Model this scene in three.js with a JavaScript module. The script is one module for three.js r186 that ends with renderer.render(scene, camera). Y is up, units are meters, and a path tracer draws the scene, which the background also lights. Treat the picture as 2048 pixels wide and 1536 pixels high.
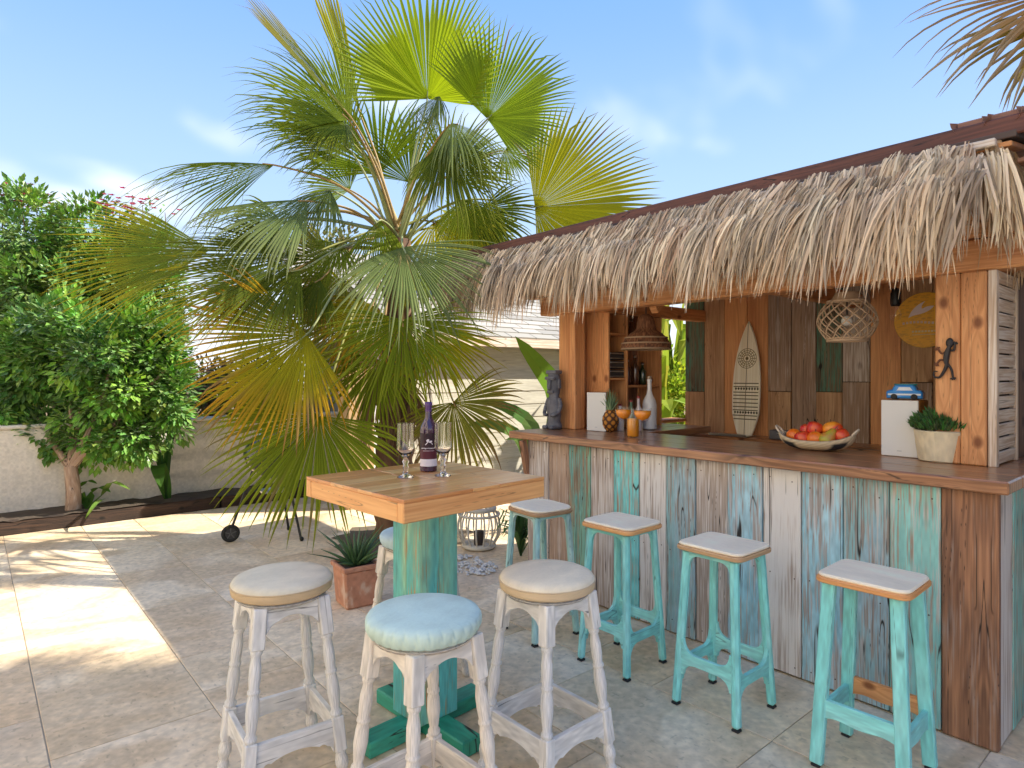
import * as THREE from 'three';
import { mergeGeometries } from 'three/addons/utils/BufferGeometryUtils.js';

// ---------------------------------------------------------------- camera, sky, sun, exposure
// world: x runs along the bar front (bar is x -2.8..0), z points from the bar to the guests, metres
const FOC = 1265, HZ = 750, EYE = 1.52, CX = 0.651, CZ = 3.128, AX = 0.6507, AZ = 0.7593;
const scene = new THREE.Scene();
const camera = new THREE.PerspectiveCamera(2 * Math.atan(768 / FOC) * 180 / Math.PI, 4 / 3, 0.05, 400);
camera.position.set(CX, EYE, CZ);
camera.lookAt(CX - AZ, EYE, CZ - AX);
camera.setViewOffset(2048, 1536, 0, 768 - HZ, 2048, 1536);
camera.updateProjectionMatrix();

const renderer = new THREE.WebGLRenderer({ antialias: true });
renderer.setSize(1024, 768);
renderer.toneMapping = THREE.LinearToneMapping;
renderer.toneMappingExposure = 3.3;
renderer.shadowMap.enabled = true;

// seeded random + value noise
let seed = 12345;
function rnd() { seed = (seed * 1664525 + 1013904223) >>> 0; return seed / 4294967296; }
const rr = (a, b) => a + (b - a) * rnd();
const pick = (a) => a[Math.floor(rnd() * a.length) % a.length];
function hash(ix, iy, s) { let h = (ix * 374761393 + iy * 668265263 + s * 1442695041) | 0; h = Math.imul(h ^ (h >>> 13), 1274126177); return ((h ^ (h >>> 16)) >>> 0) / 4294967296; }
function noise(x, y, s = 0) {
  const ix = Math.floor(x), iy = Math.floor(y); let fx = x - ix, fy = y - iy;
  fx = fx * fx * (3 - 2 * fx); fy = fy * fy * (3 - 2 * fy);
  const a = hash(ix, iy, s), b = hash(ix + 1, iy, s), c = hash(ix, iy + 1, s), d = hash(ix + 1, iy + 1, s);
  return a + (b - a) * fx + (c - a) * fy + (a - b - c + d) * fx * fy;
}
function fbm(x, y, s = 0, o = 4) { let v = 0, a = 0.5, t = 0; for (let i = 0; i < o; i++) { v += a * noise(x, y, s + i * 17); t += a; x = x * 2.03 + 3.1; y = y * 2.03 + 1.7; a *= 0.5; } return v / t; }
const clamp = (x, a = 0, b = 1) => Math.max(a, Math.min(b, x));
const sstep = (a, b, x) => { const t = clamp((x - a) / (b - a)); return t * t * (3 - 2 * t); };
const lerp = (a, b, t) => a + (b - a) * t;
const mix3 = (a, b, t) => [lerp(a[0], b[0], t), lerp(a[1], b[1], t), lerp(a[2], b[2], t)];

{ // computed clear sky with thin high cloud
  const W = 1024, H = 512, d = new Float32Array(W * H * 4);
  for (let j = 0; j < H; j++) for (let i = 0; i < W; i++) {
    const el = (j + 0.5) / H * Math.PI - Math.PI / 2, az = (i + 0.5) / W * Math.PI * 2;
    const e = Math.max(0, Math.sin(el));
    let c = mix3([0.37, 0.38, 0.39], [0.185, 0.262, 0.375], sstep(0.0, 0.24, e));
    c = mix3(c, [0.082, 0.165, 0.36], sstep(0.16, 0.58, e));
    const px = Math.cos(az) * 3.2, pz = Math.sin(az) * 3.2, q = 1 / (e + 0.12);
    const n = fbm(px * q * 0.55 + 9, pz * q * 0.55 + e * 3, 71, 5);
    const cl = sstep(0.6, 0.95, n) * sstep(0.03, 0.14, e) * 0.8;
    c = mix3(c, [0.46, 0.465, 0.475], cl);
    const k = (j * W + i) * 4; d[k] = c[0]; d[k + 1] = c[1]; d[k + 2] = c[2]; d[k + 3] = 1;
  }
  const t = new THREE.DataTexture(d, W, H, THREE.RGBAFormat, THREE.FloatType);
  t.mapping = THREE.EquirectangularReflectionMapping; t.magFilter = THREE.LinearFilter; t.minFilter = THREE.LinearFilter; t.needsUpdate = true;
  scene.background = t; scene.environment = t;
}
const SUN = new THREE.Vector3(0.64, 1, -0.96);
const sun = new THREE.DirectionalLight(new THREE.Color().setRGB(1, 0.93, 0.8), 2.95);
sun.position.copy(SUN).normalize().multiplyScalar(25).add(new THREE.Vector3(-3, 0, 0));
sun.target.position.set(-3, 0, 0); scene.add(sun, sun.target);
sun.castShadow = true; sun.shadow.mapSize.set(4096, 4096);
Object.assign(sun.shadow.camera, { left: -11, right: 11, top: 11, bottom: -11, near: 1, far: 60 }); sun.shadow.bias = -0.0005;

// ---------------------------------------------------------------- helpers
const V = (x, y, z) => new THREE.Vector3(x, y, z);
// a pixel of the photograph at depth D metres -> world
const at = (px, py, D) => { const X = (px - 1024) / FOC * D; return V(CX + X * AX - D * AZ, EYE - (py - HZ) / FOC * D, CZ - X * AZ - D * AX); };
const onH = (px, py, h) => at(px, py, FOC * (EYE - h) / (py - HZ));       // on the horizontal plane y = h
const onZ = (px, py, z) => at(px, py, (CZ - z) / ((px - 1024) / FOC * AZ + AX)); // on the plane z
const onX = (px, py, x) => at(px, py, (CX - x) / (AZ - (px - 1024) / FOC * AX)); // on the plane x
const camDir = (r, u, d) => V(r * AX - d * AZ, u, -r * AZ - d * AX);

const names = {};
function numbered(n) { const k = names[n] = (names[n] || 0) + 1; return k === 1 ? n : `${n}_${String(k - 1).padStart(3, '0')}`; }
function thing(name, label, category, pos = [0, 0, 0], turn = 0, group) {
  const o = new THREE.Group(); o.name = numbered(name); o.position.set(...pos); o.rotation.y = turn;
  o.userData = { label, category }; if (group) o.userData.group = group; scene.add(o); return o;
}
function part(name, geo, mat, parent) { const m = new THREE.Mesh(geo, mat); m.name = name; parent.add(m); return m; }
// geometry given in world coordinates, parent not turned
function wpart(name, geo, mat, parent) { let p = parent, v = V(0, 0, 0); while (p && p !== scene) { v.add(p.position); p = p.parent; } geo.translate(-v.x, -v.y, -v.z); return part(name, geo, mat, parent); }
function solo(name, geo, mat, label, category, pos = [0, 0, 0], group) {
  const m = new THREE.Mesh(geo, mat); m.name = numbered(name); m.position.set(...pos); m.userData = { label, category }; if (group) m.userData.group = group; scene.add(m); return m;
}
function struct(name, geo, mat) { const m = new THREE.Mesh(geo, mat); m.name = name; m.userData.kind = 'structure'; scene.add(m); return m; }
function copy(o, pos, turn, label) { const c = o.clone(); c.name = numbered(o.name.replace(/_\d+$/, '')); c.position.set(...pos); c.rotation.y = turn; c.userData = { ...o.userData, label }; scene.add(c); return c; }
const merge = (l) => mergeGeometries(l.map((g) => { const h = g.index ? g.toNonIndexed() : g; for (const k of Object.keys(h.attributes)) if (!['position', 'normal', 'uv'].includes(k)) h.deleteAttribute(k); return h; }));

// chamfered box, uv in metres along its long side (v) and across (u)
function cbox(w, h, d, c = 0.004, uo = rnd() * 3, vo = rnd() * 3, long) {
  c = Math.min(c, w * 0.3, h * 0.3, d * 0.3);
  const hs = [w / 2, h / 2, d / 2], P = [], N = [], U = [];
  const L = long ?? (w >= h && w >= d ? 0 : h >= d ? 1 : 2);
  const push = (pts) => {
    const a = V(...pts[0]), b = V(...pts[1]), e = V(...pts[2]);
    let n = b.clone().sub(a).cross(e.clone().sub(a)).normalize();
    const mid = pts.reduce((s, p) => [s[0] + p[0], s[1] + p[1], s[2] + p[2]], [0, 0, 0]);
    let q = pts; if (n.x * mid[0] + n.y * mid[1] + n.z * mid[2] < 0) { q = [...pts].reverse(); n.negate(); }
    const an = [Math.abs(n.x), Math.abs(n.y), Math.abs(n.z)], dom = an.indexOf(Math.max(...an));
    const uv = (p) => { const vi = dom === L ? (L + 1) % 3 : L, ui = 3 - dom - vi; return [p[ui] + uo + dom * 0.37, p[vi] + vo + dom * 0.21]; };
    for (let k = 1; k < q.length - 1; k++) for (const p of [q[0], q[k], q[k + 1]]) { P.push(...p); N.push(n.x, n.y, n.z); U.push(...uv(p)); }
  };
  for (let ax = 0; ax < 3; ax++) for (const s of [-1, 1]) {
    const b = (ax + 1) % 3, e = (ax + 2) % 3, q = [];
    for (const [sb, se] of [[-1, -1], [1, -1], [1, 1], [-1, 1]]) { const p = [0, 0, 0]; p[ax] = s * hs[ax]; p[b] = sb * (hs[b] - c); p[e] = se * (hs[e] - c); q.push(p); }
    push(q);
  }
  for (let ax = 0; ax < 3; ax++) for (const sb of [-1, 1]) for (const se of [-1, 1]) {
    const b = (ax + 1) % 3, e = (ax + 2) % 3, q = [];
    for (const [sa, f] of [[-1, 0], [1, 0], [1, 1], [-1, 1]]) { const p = [0, 0, 0]; p[ax] = sa * (hs[ax] - c); p[b] = sb * (hs[b] - (f ? c : 0)); p[e] = se * (hs[e] - (f ? 0 : c)); q.push(p); }
    push(q);
  }
  for (const sx of [-1, 1]) for (const sy of [-1, 1]) for (const sz of [-1, 1])
    push([[sx * hs[0], sy * (hs[1] - c), sz * (hs[2] - c)], [sx * (hs[0] - c), sy * hs[1], sz * (hs[2] - c)], [sx * (hs[0] - c), sy * (hs[1] - c), sz * hs[2]]]);
  const g = new THREE.BufferGeometry();
  g.setAttribute('position', new THREE.Float32BufferAttribute(P, 3)); g.setAttribute('normal', new THREE.Float32BufferAttribute(N, 3)); g.setAttribute('uv', new THREE.Float32BufferAttribute(U, 2));
  return g;
}
// box from min/max corners
const box2 = (x0, x1, y0, y1, z0, z1, c, long) => cbox(x1 - x0, y1 - y0, z1 - z0, c, rnd() * 3, rnd() * 3, long).translate((x0 + x1) / 2, (y0 + y1) / 2, (z0 + z1) / 2);
// a bar of section w x d between two points
function beam(a, b, w, d, c = 0.004, up = V(0, 0, 1)) {
  const L = a.distanceTo(b), g = cbox(w, L, d, c, rnd() * 3, rnd() * 3, 1), y = b.clone().sub(a).normalize();
  const x = y.clone().cross(up); if (x.lengthSq() < 1e-6) x.set(1, 0, 0); x.normalize(); const z = x.clone().cross(y);
  return g.applyMatrix4(new THREE.Matrix4().makeBasis(x, y, z)).translate((a.x + b.x) / 2, (a.y + b.y) / 2, (a.z + b.z) / 2);
}
const curve = (pts) => new THREE.CatmullRomCurve3(pts);
function taper(pts, r0, r1, seg = 16, rad = 7, flat = 1) { // tapered tube along points
  const cv = curve(pts), P = [], N = [], U = [], I = [], fr = cv.computeFrenetFrames(seg, false);
  const rf = typeof r0 === 'function' ? r0 : (t) => lerp(r0, r1, t);
  for (let i = 0; i <= seg; i++) {
    const t = i / seg, p = cv.getPointAt(t), r = Math.max(1e-4, rf(t)), n = fr.normals[i], b = fr.binormals[i];
    for (let k = 0; k <= rad; k++) { const a = k / rad * Math.PI * 2, c = Math.cos(a), s = Math.sin(a) * flat; P.push(p.x + r * (n.x * c + b.x * s), p.y + r * (n.y * c + b.y * s), p.z + r * (n.z * c + b.z * s)); N.push(n.x * c + b.x * s, n.y * c + b.y * s, n.z * c + b.z * s); U.push(k / rad * 0.2, t); }
  }
  for (let i = 0; i < seg; i++) for (let k = 0; k < rad; k++) { const a = i * (rad + 1) + k, b = a + rad + 1; I.push(a, a + 1, b, b, a + 1, b + 1); }
  for (const [i, fl] of [[0, 0], [seg, 1]]) { const c = P.length / 3, p = cv.getPointAt(i / seg), tg = fr.tangents[i], s = fl ? 1 : -1; P.push(p.x, p.y, p.z); N.push(tg.x * s, tg.y * s, tg.z * s); U.push(0, 0); const o = i * (rad + 1); for (let k = 0; k < rad; k++) fl ? I.push(c, o + k, o + k + 1) : I.push(c, o + k + 1, o + k); }
  const g = new THREE.BufferGeometry(); g.setAttribute('position', new THREE.Float32BufferAttribute(P, 3)); g.setAttribute('normal', new THREE.Float32BufferAttribute(N, 3)); g.setAttribute('uv', new THREE.Float32BufferAttribute(U, 2)); g.setIndex(I);
  return g;
}
const lathe = (pts, seg = 28) => { const g = new THREE.LatheGeometry(pts.map(([r, y]) => new THREE.Vector2(Math.max(r, 0.0001), y)), seg); return g; };
// place y-axis geometry (height 1..L from 0) from a towards b
function aim(g, a, b) { const y = b.clone().sub(a).normalize(), q = new THREE.Quaternion().setFromUnitVectors(V(0, 1, 0), y); return g.applyQuaternion(q).translate(a.x, a.y, a.z); }

class Leaves { // coloured triangles, flat shaded
  constructor() { this.p = []; this.c = []; }
  tri(a, b, c, k) { for (const q of [a, b, c]) { this.p.push(q.x, q.y, q.z); this.c.push(k[0], k[1], k[2]); } }
  tric(a, b, c, ka, kb, kc) { this.p.push(a.x, a.y, a.z, b.x, b.y, b.z, c.x, c.y, c.z); this.c.push(...ka, ...kb, ...kc); }
  leaf(o, dir, nor, L, W, k, bend = 0.15) {
    const s = dir.clone().cross(nor).normalize(), n = s.clone().cross(dir).normalize();
    const m = o.clone().addScaledVector(dir, L * 0.5).addScaledVector(n, -W * 0.18), t = o.clone().addScaledVector(dir, L).addScaledVector(n, -L * bend);
    const l = o.clone().addScaledVector(dir, L * 0.42).addScaledVector(s, W * 0.5), r = o.clone().addScaledVector(dir, L * 0.42).addScaledVector(s, -W * 0.5);
    this.tri(o, m, l, k); this.tri(o, r, m, k); this.tri(l, m, t, k); this.tri(m, r, t, k);
  }
  geo() { const g = new THREE.BufferGeometry(); g.setAttribute('position', new THREE.Float32BufferAttribute(this.p, 3)); g.setAttribute('color', new THREE.Float32BufferAttribute(this.c, 3)); g.computeVertexNormals(); return g; }
}
function rdir() { for (;;) { const v = V(rr(-1, 1), rr(-1, 1), rr(-1, 1)), l = v.length(); if (l > 0.1 && l < 1) return v.divideScalar(l); } }

// ---------------------------------------------------------------- materials
function tex(W, H, f, srgb, rx = 1, ry = 1) {
  const d = new Uint8Array(W * H * 4);
  for (let j = 0; j < H; j++) for (let i = 0; i < W; i++) { const c = f(i / W, j / H), k = (j * W + i) * 4; d[k] = clamp(c[0], 0, 255); d[k + 1] = clamp(c[1], 0, 255); d[k + 2] = clamp(c[2], 0, 255); d[k + 3] = 255; }
  const t = new THREE.DataTexture(d, W, H); t.wrapS = t.wrapT = THREE.MirroredRepeatWrapping; t.magFilter = t.minFilter = THREE.LinearFilter; if (srgb) t.colorSpace = THREE.SRGBColorSpace; t.repeat.set(rx, ry); t.needsUpdate = true; return t;
}
// planks: light/dark wood, optional worn paint; the picture spans 0.5 m across and 1.6 m along
function wood(s, o) {
  const { a, b, ring = 0.16, paint, paint2, cover = 0, wash, washc = 0, rough = 0.75, knots = 3, bump = 0.002, coat = 0, crack = 1 } = o;
  const kn = []; for (let i = 0; i < knots; i++) kn.push([hash(i, 3, s), hash(i, 7, s), 0.012 + 0.02 * hash(i, 9, s)]);
  const W = 256, H = 512, hgt = new Float32Array(W * H);
  const f = (x, y) => {
    const w = fbm(x * 3, y * 2.2, s + 1, 3); let kd = 0, wx = x;
    for (const [kx, ky, kr] of kn) { const dx = (x - kx) * 0.5, dy = (y - ky) * 1.6, d = Math.sqrt(dx * dx + dy * dy * 0.45); kd = Math.max(kd, 1 - d / kr); wx += (dx > 0 ? 1 : -1) * 0.05 * Math.exp(-d * d / (kr * kr * 5)); }
    const g = fbm(wx * 80 + w * 5, y * 9, s + 2, 3), rg = 0.5 + 0.5 * Math.sin((wx * 13 + w * 6) * 6.283);
    const patch = fbm(x * 5, y * 3.4, s + 5, 3);
    let t = clamp(0.56 + (g - 0.5) * 1.05 + (rg - 0.5) * ring + (patch - 0.5) * 0.9);
    let c = mix3(b, a, t), h = 0.35 + 0.4 * g;
    if (kd > 0) { c = mix3(c, [b[0] * 0.72, b[1] * 0.66, b[2] * 0.62], clamp(kd * 1.6)); }
    if (washc) { const m = sstep(1 - washc - 0.12, 1 - washc + 0.2, fbm(x * 85 + w * 4, y * 9, s + 11, 3) * 0.7 + fbm(x * 6, y * 4, s + 13, 3) * 0.35); c = mix3(c, wash, m * 0.85); h += m * 0.1; }
    if (cover) {
      const m = sstep(1 - cover - 0.07, 1 - cover + 0.12, fbm(x * 7, y * 4, s + 21, 4) * 0.34 + fbm(x * 95 + w * 3, y * 12, s + 23, 3) * 0.7);
      const pc = paint2 ? mix3(paint, paint2, sstep(0.35, 0.65, fbm(x * 4, y * 3, s + 29, 3))) : paint;
      const v = 0.88 + 0.24 * fbm(x * 40, y * 30, s + 31, 2); c = mix3(c, [pc[0] * v, pc[1] * v, pc[2] * v], m * 0.94); h += m * 0.25;
    }
    if (crack) { const q = Math.abs(noise(x * 26 + w * 2, y * 2.1, s + 41) - 0.5); const cr = sstep(0.02, 0.0, q) * sstep(0.45, 0.6, noise(x * 9, y * 4, s + 43)) * crack; c = mix3(c, [b[0] * 0.3, b[1] * 0.3, b[2] * 0.3], cr); h -= cr * 0.4; }
    hgt[Math.round(y * H) * W + Math.round(x * W)] = h; return c;
  };
  const map = tex(W, H, f, true, 2, 0.625);
  const bm = tex(W, H, (x, y) => { const h = clamp(hgt[Math.round(y * H) * W + Math.round(x * W)]) * 255; return [h, h, h]; }, false, 2, 0.625);
  return new THREE.MeshPhysicalMaterial({ map, bumpMap: bm, bumpScale: bump, roughness: rough, clearcoat: coat, clearcoatRoughness: 0.18 });
}
const M = {}; let SHINGLE;
M.pine = wood(1, { a: [228, 166, 110], b: [186, 120, 72], ring: 0.2, knots: 3, rough: 0.6, crack: 0.4 });
M.beige = wood(3, { a: [204, 166, 128], b: [158, 116, 82], knots: 2, crack: 0.6 });
M.counter = wood(4, { a: [184, 130, 90], b: [116, 76, 50], ring: 0.3, knots: 6, rough: 0.34, coat: 0.4, crack: 0.6 });
M.brown = wood(5, { a: [178, 126, 90], b: [108, 74, 54], ring: 0.3, knots: 4, wash: [170, 150, 138], washc: 0.34 });
M.grey = wood(6, { a: [184, 166, 152], b: [142, 124, 112], knots: 2, wash: [216, 208, 202], washc: 0.46 });
M.greyBrown = wood(7, { a: [180, 152, 130], b: [130, 104, 86], knots: 3, wash: [196, 182, 172], washc: 0.38 });
M.white = wood(8, { a: [192, 174, 160], b: [152, 132, 120], knots: 2, wash: [230, 224, 218], washc: 0.64 });
M.blue = wood(9, { a: [188, 176, 168], b: [140, 126, 118], paint: [142, 192, 206], paint2: [170, 206, 216], cover: 0.54, wash: [210, 212, 214], washc: 0.46 });
M.teal = wood(10, { a: [190, 168, 148], b: [142, 120, 102], paint: [118, 206, 204], paint2: [142, 200, 190], cover: 0.57, wash: [206, 210, 204], washc: 0.4 });
M.green = wood(11, { a: [164, 138, 112], b: [104, 84, 66], paint: [118, 168, 146], paint2: [104, 158, 150], cover: 0.56, wash: [180, 180, 166], washc: 0.25 });
M.darkGreen = wood(12, { a: [130, 116, 94], b: [80, 70, 54], paint: [84, 128, 108], cover: 0.52 });
M.tealBlue = wood(13, { a: [170, 154, 142], b: [110, 98, 88], paint: [138, 178, 178], paint2: [156, 184, 192], cover: 0.52, wash: [194, 196, 192], washc: 0.42 });
M.darkBrown = wood(14, { a: [132, 96, 70], b: [74, 50, 36], knots: 2, wash: [146, 128, 116], washc: 0.25 });
M.tableWood = [wood(15, { a: [242, 184, 116], b: [204, 132, 74], knots: 2, rough: 0.36, coat: 0.45, crack: 0.3, bump: 0.0006 }), wood(16, { a: [248, 198, 134], b: [214, 150, 88], knots: 1, rough: 0.36, coat: 0.45, crack: 0.3, bump: 0.0006 }), wood(17, { a: [232, 164, 98], b: [186, 114, 60], knots: 2, rough: 0.36, coat: 0.45, crack: 0.3, bump: 0.0006 })];
M.tableEdge = wood(18, { a: [242, 182, 118], b: [212, 144, 86], knots: 4, rough: 0.5, crack: 0.4, bump: 0.0008 });
M.turq = wood(19, { a: [130, 110, 94], b: [62, 56, 50], paint: [140, 226, 220], paint2: [158, 232, 226], cover: 0.9, rough: 0.5, knots: 0, crack: 0.3, bump: 0.001 });
M.turqPale = wood(20, { a: [150, 140, 128], b: [80, 74, 70], paint: [168, 216, 210], paint2: [190, 222, 218], cover: 0.84, rough: 0.55, knots: 0, crack: 0.4, bump: 0.001 });
M.whitePaint = wood(21, { a: [150, 132, 118], b: [86, 74, 66], paint: [232, 228, 222], paint2: [222, 220, 218], cover: 0.86, rough: 0.55, knots: 0, crack: 0.5, bump: 0.0012 });
M.creamPaint = wood(22, { a: [160, 134, 108], b: [110, 88, 68], paint: [236, 226, 214], paint2: [228, 220, 210], cover: 0.9, rough: 0.5, knots: 0, crack: 0.3, bump: 0.001 });
M.pedestal = wood(23, { a: [212, 150, 96], b: [172, 112, 68], paint: [88, 190, 190], paint2: [150, 206, 176], cover: 0.66, rough: 0.5, knots: 1, bump: 0.0008, crack: 0.4 });
M.baseGreen = wood(24, { a: [120, 100, 80], b: [70, 60, 50], paint: [40, 150, 122], paint2: [60, 168, 140], cover: 0.85, rough: 0.5, knots: 0, bump: 0.001 });
M.sleeper = wood(25, { a: [74, 54, 42], b: [30, 22, 18], knots: 1, rough: 0.9, bump: 0.004 });
M.fascia = wood(26, { a: [112, 66, 52], b: [70, 40, 34], knots: 0, rough: 0.6 });
M.clap = wood(27, { a: [198, 192, 174], b: [168, 162, 146], ring: 0.05, knots: 0, wash: [206, 202, 188], washc: 0.4, bump: 0.0006, crack: 0.2 });
M.louver = wood(28, { a: [222, 198, 172], b: [178, 148, 122], knots: 0, wash: [234, 222, 208], washc: 0.5, crack: 0.3 });

const std = (rgb, rough = 0.7, extra = {}) => new THREE.MeshPhysicalMaterial({ color: new THREE.Color().setRGB(...rgb), roughness: rough, ...extra });
M.leaf = new THREE.MeshPhysicalMaterial({ vertexColors: true, roughness: 0.95, transmission: 0.5, thickness: 0, specularIntensity: 0.15, clearcoat: 0.02, clearcoatRoughness: 0.4, side: THREE.DoubleSide });
M.gloss = new THREE.MeshPhysicalMaterial({ vertexColors: true, roughness: 0.85, transmission: 0.32, thickness: 0, clearcoat: 0.5, clearcoatRoughness: 0.3, side: THREE.DoubleSide });
M.dry = new THREE.MeshStandardMaterial({ vertexColors: true, roughness: 0.9, side: THREE.DoubleSide });
M.black = std([0.012, 0.012, 0.013], 0.45);
M.rubber = std([0.02, 0.02, 0.02], 0.8);
M.glass = new THREE.MeshPhysicalMaterial({ color: 0xffffff, roughness: 0.03, transmission: 1, thickness: 0, ior: 1.5, side: THREE.DoubleSide });
M.steel = std([0.55, 0.55, 0.56], 0.3, { metalness: 1 });
// ---------------------------------------------------------------- the setting: ground, patio, wall
{
  const soilT = tex(256, 256, (x, y) => { const n = fbm(x * 30, y * 30, 401, 4), m = fbm(x * 4, y * 4, 405, 3); return [96 + 60 * n + 20 * m, 80 + 48 * n + 16 * m, 60 + 36 * n]; }, true, 0.4, 0.4);
  const g = new THREE.PlaneGeometry(240, 240).rotateX(-Math.PI / 2); const uv = g.attributes.uv; for (let i = 0; i < uv.count; i++) uv.setXY(i, uv.getX(i) * 240, uv.getY(i) * 240);
  struct('ground', g.translate(0, -0.06, 0), new THREE.MeshStandardMaterial({ map: soilT, roughness: 1 }));
}
// stone paving: a screed with single slabs of several sizes set on it, joints open
const stoneT = tex(1024, 1024, (x, y) => {
  const u = x * 0.86 + y * 0.5, v = y * 0.86 - x * 0.5, w = fbm(x * 3, y * 3, 502, 4);
  const st = fbm(u * 5 + w * 3.2, v * 13 + w * 4, 503, 5), bl = fbm(x * 5 + w, y * 5, 507, 4), fi = fbm(x * 120, y * 120, 511, 3), pit = noise(x * 210, y * 160, 515);
  let c = mix3([214, 190, 156], [236, 217, 188], sstep(0.32, 0.66, st));
  c = mix3(c, [198, 176, 150], sstep(0.52, 0.75, bl) * 0.5); c = mix3(c, [206, 172, 130], sstep(0.5, 0.72, fbm(x * 4 + 7, y * 4, 519, 3)) * 0.35);
  const f = 0.89 + 0.22 * fi; const p = pit > 0.9 ? 0.9 : 1; return [c[0] * f * p, c[1] * f * p, c[2] * f * p];
}, true, 0.34, 0.34);
const stoneB = tex(512, 512, (x, y) => { const u = x * 0.86 + y * 0.5, v = y * 0.86 - x * 0.5, w = fbm(x * 3, y * 3, 502, 4); const h = 255 * clamp(0.6 * fbm(u * 5 + w * 3.2, v * 13 + w * 4, 503, 4) + 0.3 * fbm(x * 60, y * 60, 521, 3)); return [h, h, h]; }, false, 0.34, 0.34);
M.stone = [[1, 1, 1], [0.97, 0.965, 0.95], [1.0, 0.97, 0.94], [0.95, 0.945, 0.95]].map((c) => new THREE.MeshPhysicalMaterial({ map: stoneT, bumpMap: stoneB, bumpScale: 0.004, roughness: 0.6, color: new THREE.Color().setRGB(...c) }));
{
  const slab = struct('patio', box2(-7.02, 5.2, -0.06, -0.0035, -3.2, 5.28, 0.002), std([0.4, 0.34, 0.26], 0.95));
  // rows along x, 0.61 m deep, slabs of random length; the rows near the camera and the table are in view
  const rows = []; let z = -2.3; while (z < 4.6) { const d = pick([0.61, 0.61, 0.46]); rows.push([z, d]); z += d; }
  for (const [z0, d] of rows) {
    let x = -7.0 + (rnd() - 1) * 0.5;
    while (x < 1.2) {
      const w = pick([0.61, 0.92, 0.61, 0.46, 0.92]), x0 = Math.max(x, -7.0), x1 = Math.min(x + w, 1.6);
      if (x1 - x0 > 0.06 && !(z0 > 3.4 && x0 > -2.2)) {
        const g = cbox(x1 - x0 - 0.0045, 0.02, d - 0.0045, 0.002, rnd() * 9, rnd() * 9, 0);
        g.rotateY(0); const m = part('paving_slab', g, pick(M.stone), slab); m.position.set((x0 + x1) / 2, -0.0095 + rr(0, 0.001), z0 + d / 2);
      }
      x += w;
    }
  }
}
struct('soil', (() => { const g = new THREE.PlaneGeometry(0.5, 9.2, 8, 120).rotateX(-Math.PI / 2); const p = g.attributes.position; for (let i = 0; i < p.count; i++) p.setY(i, 0.11 + 0.05 * fbm(p.getX(i) * 9, p.getZ(i) * 9, 31, 3)); g.computeVertexNormals(); return g.translate(-7.25, 0, -0.1); })(), std([0.07, 0.05, 0.035], 1));

{ // low rendered garden wall
  const st = tex(512, 512, (x, y) => { const n = fbm(x * 90, y * 90, 601, 3), m = fbm(x * 3, y * 3, 603, 4), s = fbm(x * 14, y * 2, 607, 3); const v = 0.86 + 0.14 * n + 0.1 * (m - 0.5); const g = sstep(0.55, 0.8, s) * 0.12; return [242 * (v - g), 233 * (v - g), 218 * (v - g)]; }, true, 0.5, 0.5);
  const sb = tex(256, 256, (x, y) => { const h = 255 * fbm(x * 50, y * 50, 611, 4); return [h, h, h]; }, false, 0.5, 0.5);
  M.render = new THREE.MeshStandardMaterial({ map: st, bumpMap: sb, bumpScale: 0.006, roughness: 0.95 });
  const w = thing('garden_wall', 'low off-white rendered garden wall behind the clipped shrub', 'wall', [-7.6, 0, 0.4]);
  wpart('wall', box2(-7.7, -7.5, -0.05, 0.97, -3.5, 7.5, 0.01), M.render, w);
  wpart('coping', box2(-7.73, -7.47, 0.971, 1.01, -3.5, 7.5, 0.012), M.render, w);
}
{ // dark timber sleepers edging the bed
  const lab = ['dark timber sleeper edging the bed beneath the shrub trunk', 'dark timber sleeper edging the bed behind the barbecue', 'dark timber sleeper edging the bed far from the palm'];
  [[0.95, 3.25], [-1.4, 0.94], [3.26, 5.6]].forEach(([z0, z1], i) => solo('timber_sleeper', cbox(0.2, 0.14, z1 - z0 - 0.01, 0.012), M.sleeper, lab[i], 'sleeper', [-7.11 + rr(-0.008, 0.008), 0.06, (z0 + z1) / 2], 'sleepers edging the bed'));
}

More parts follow.
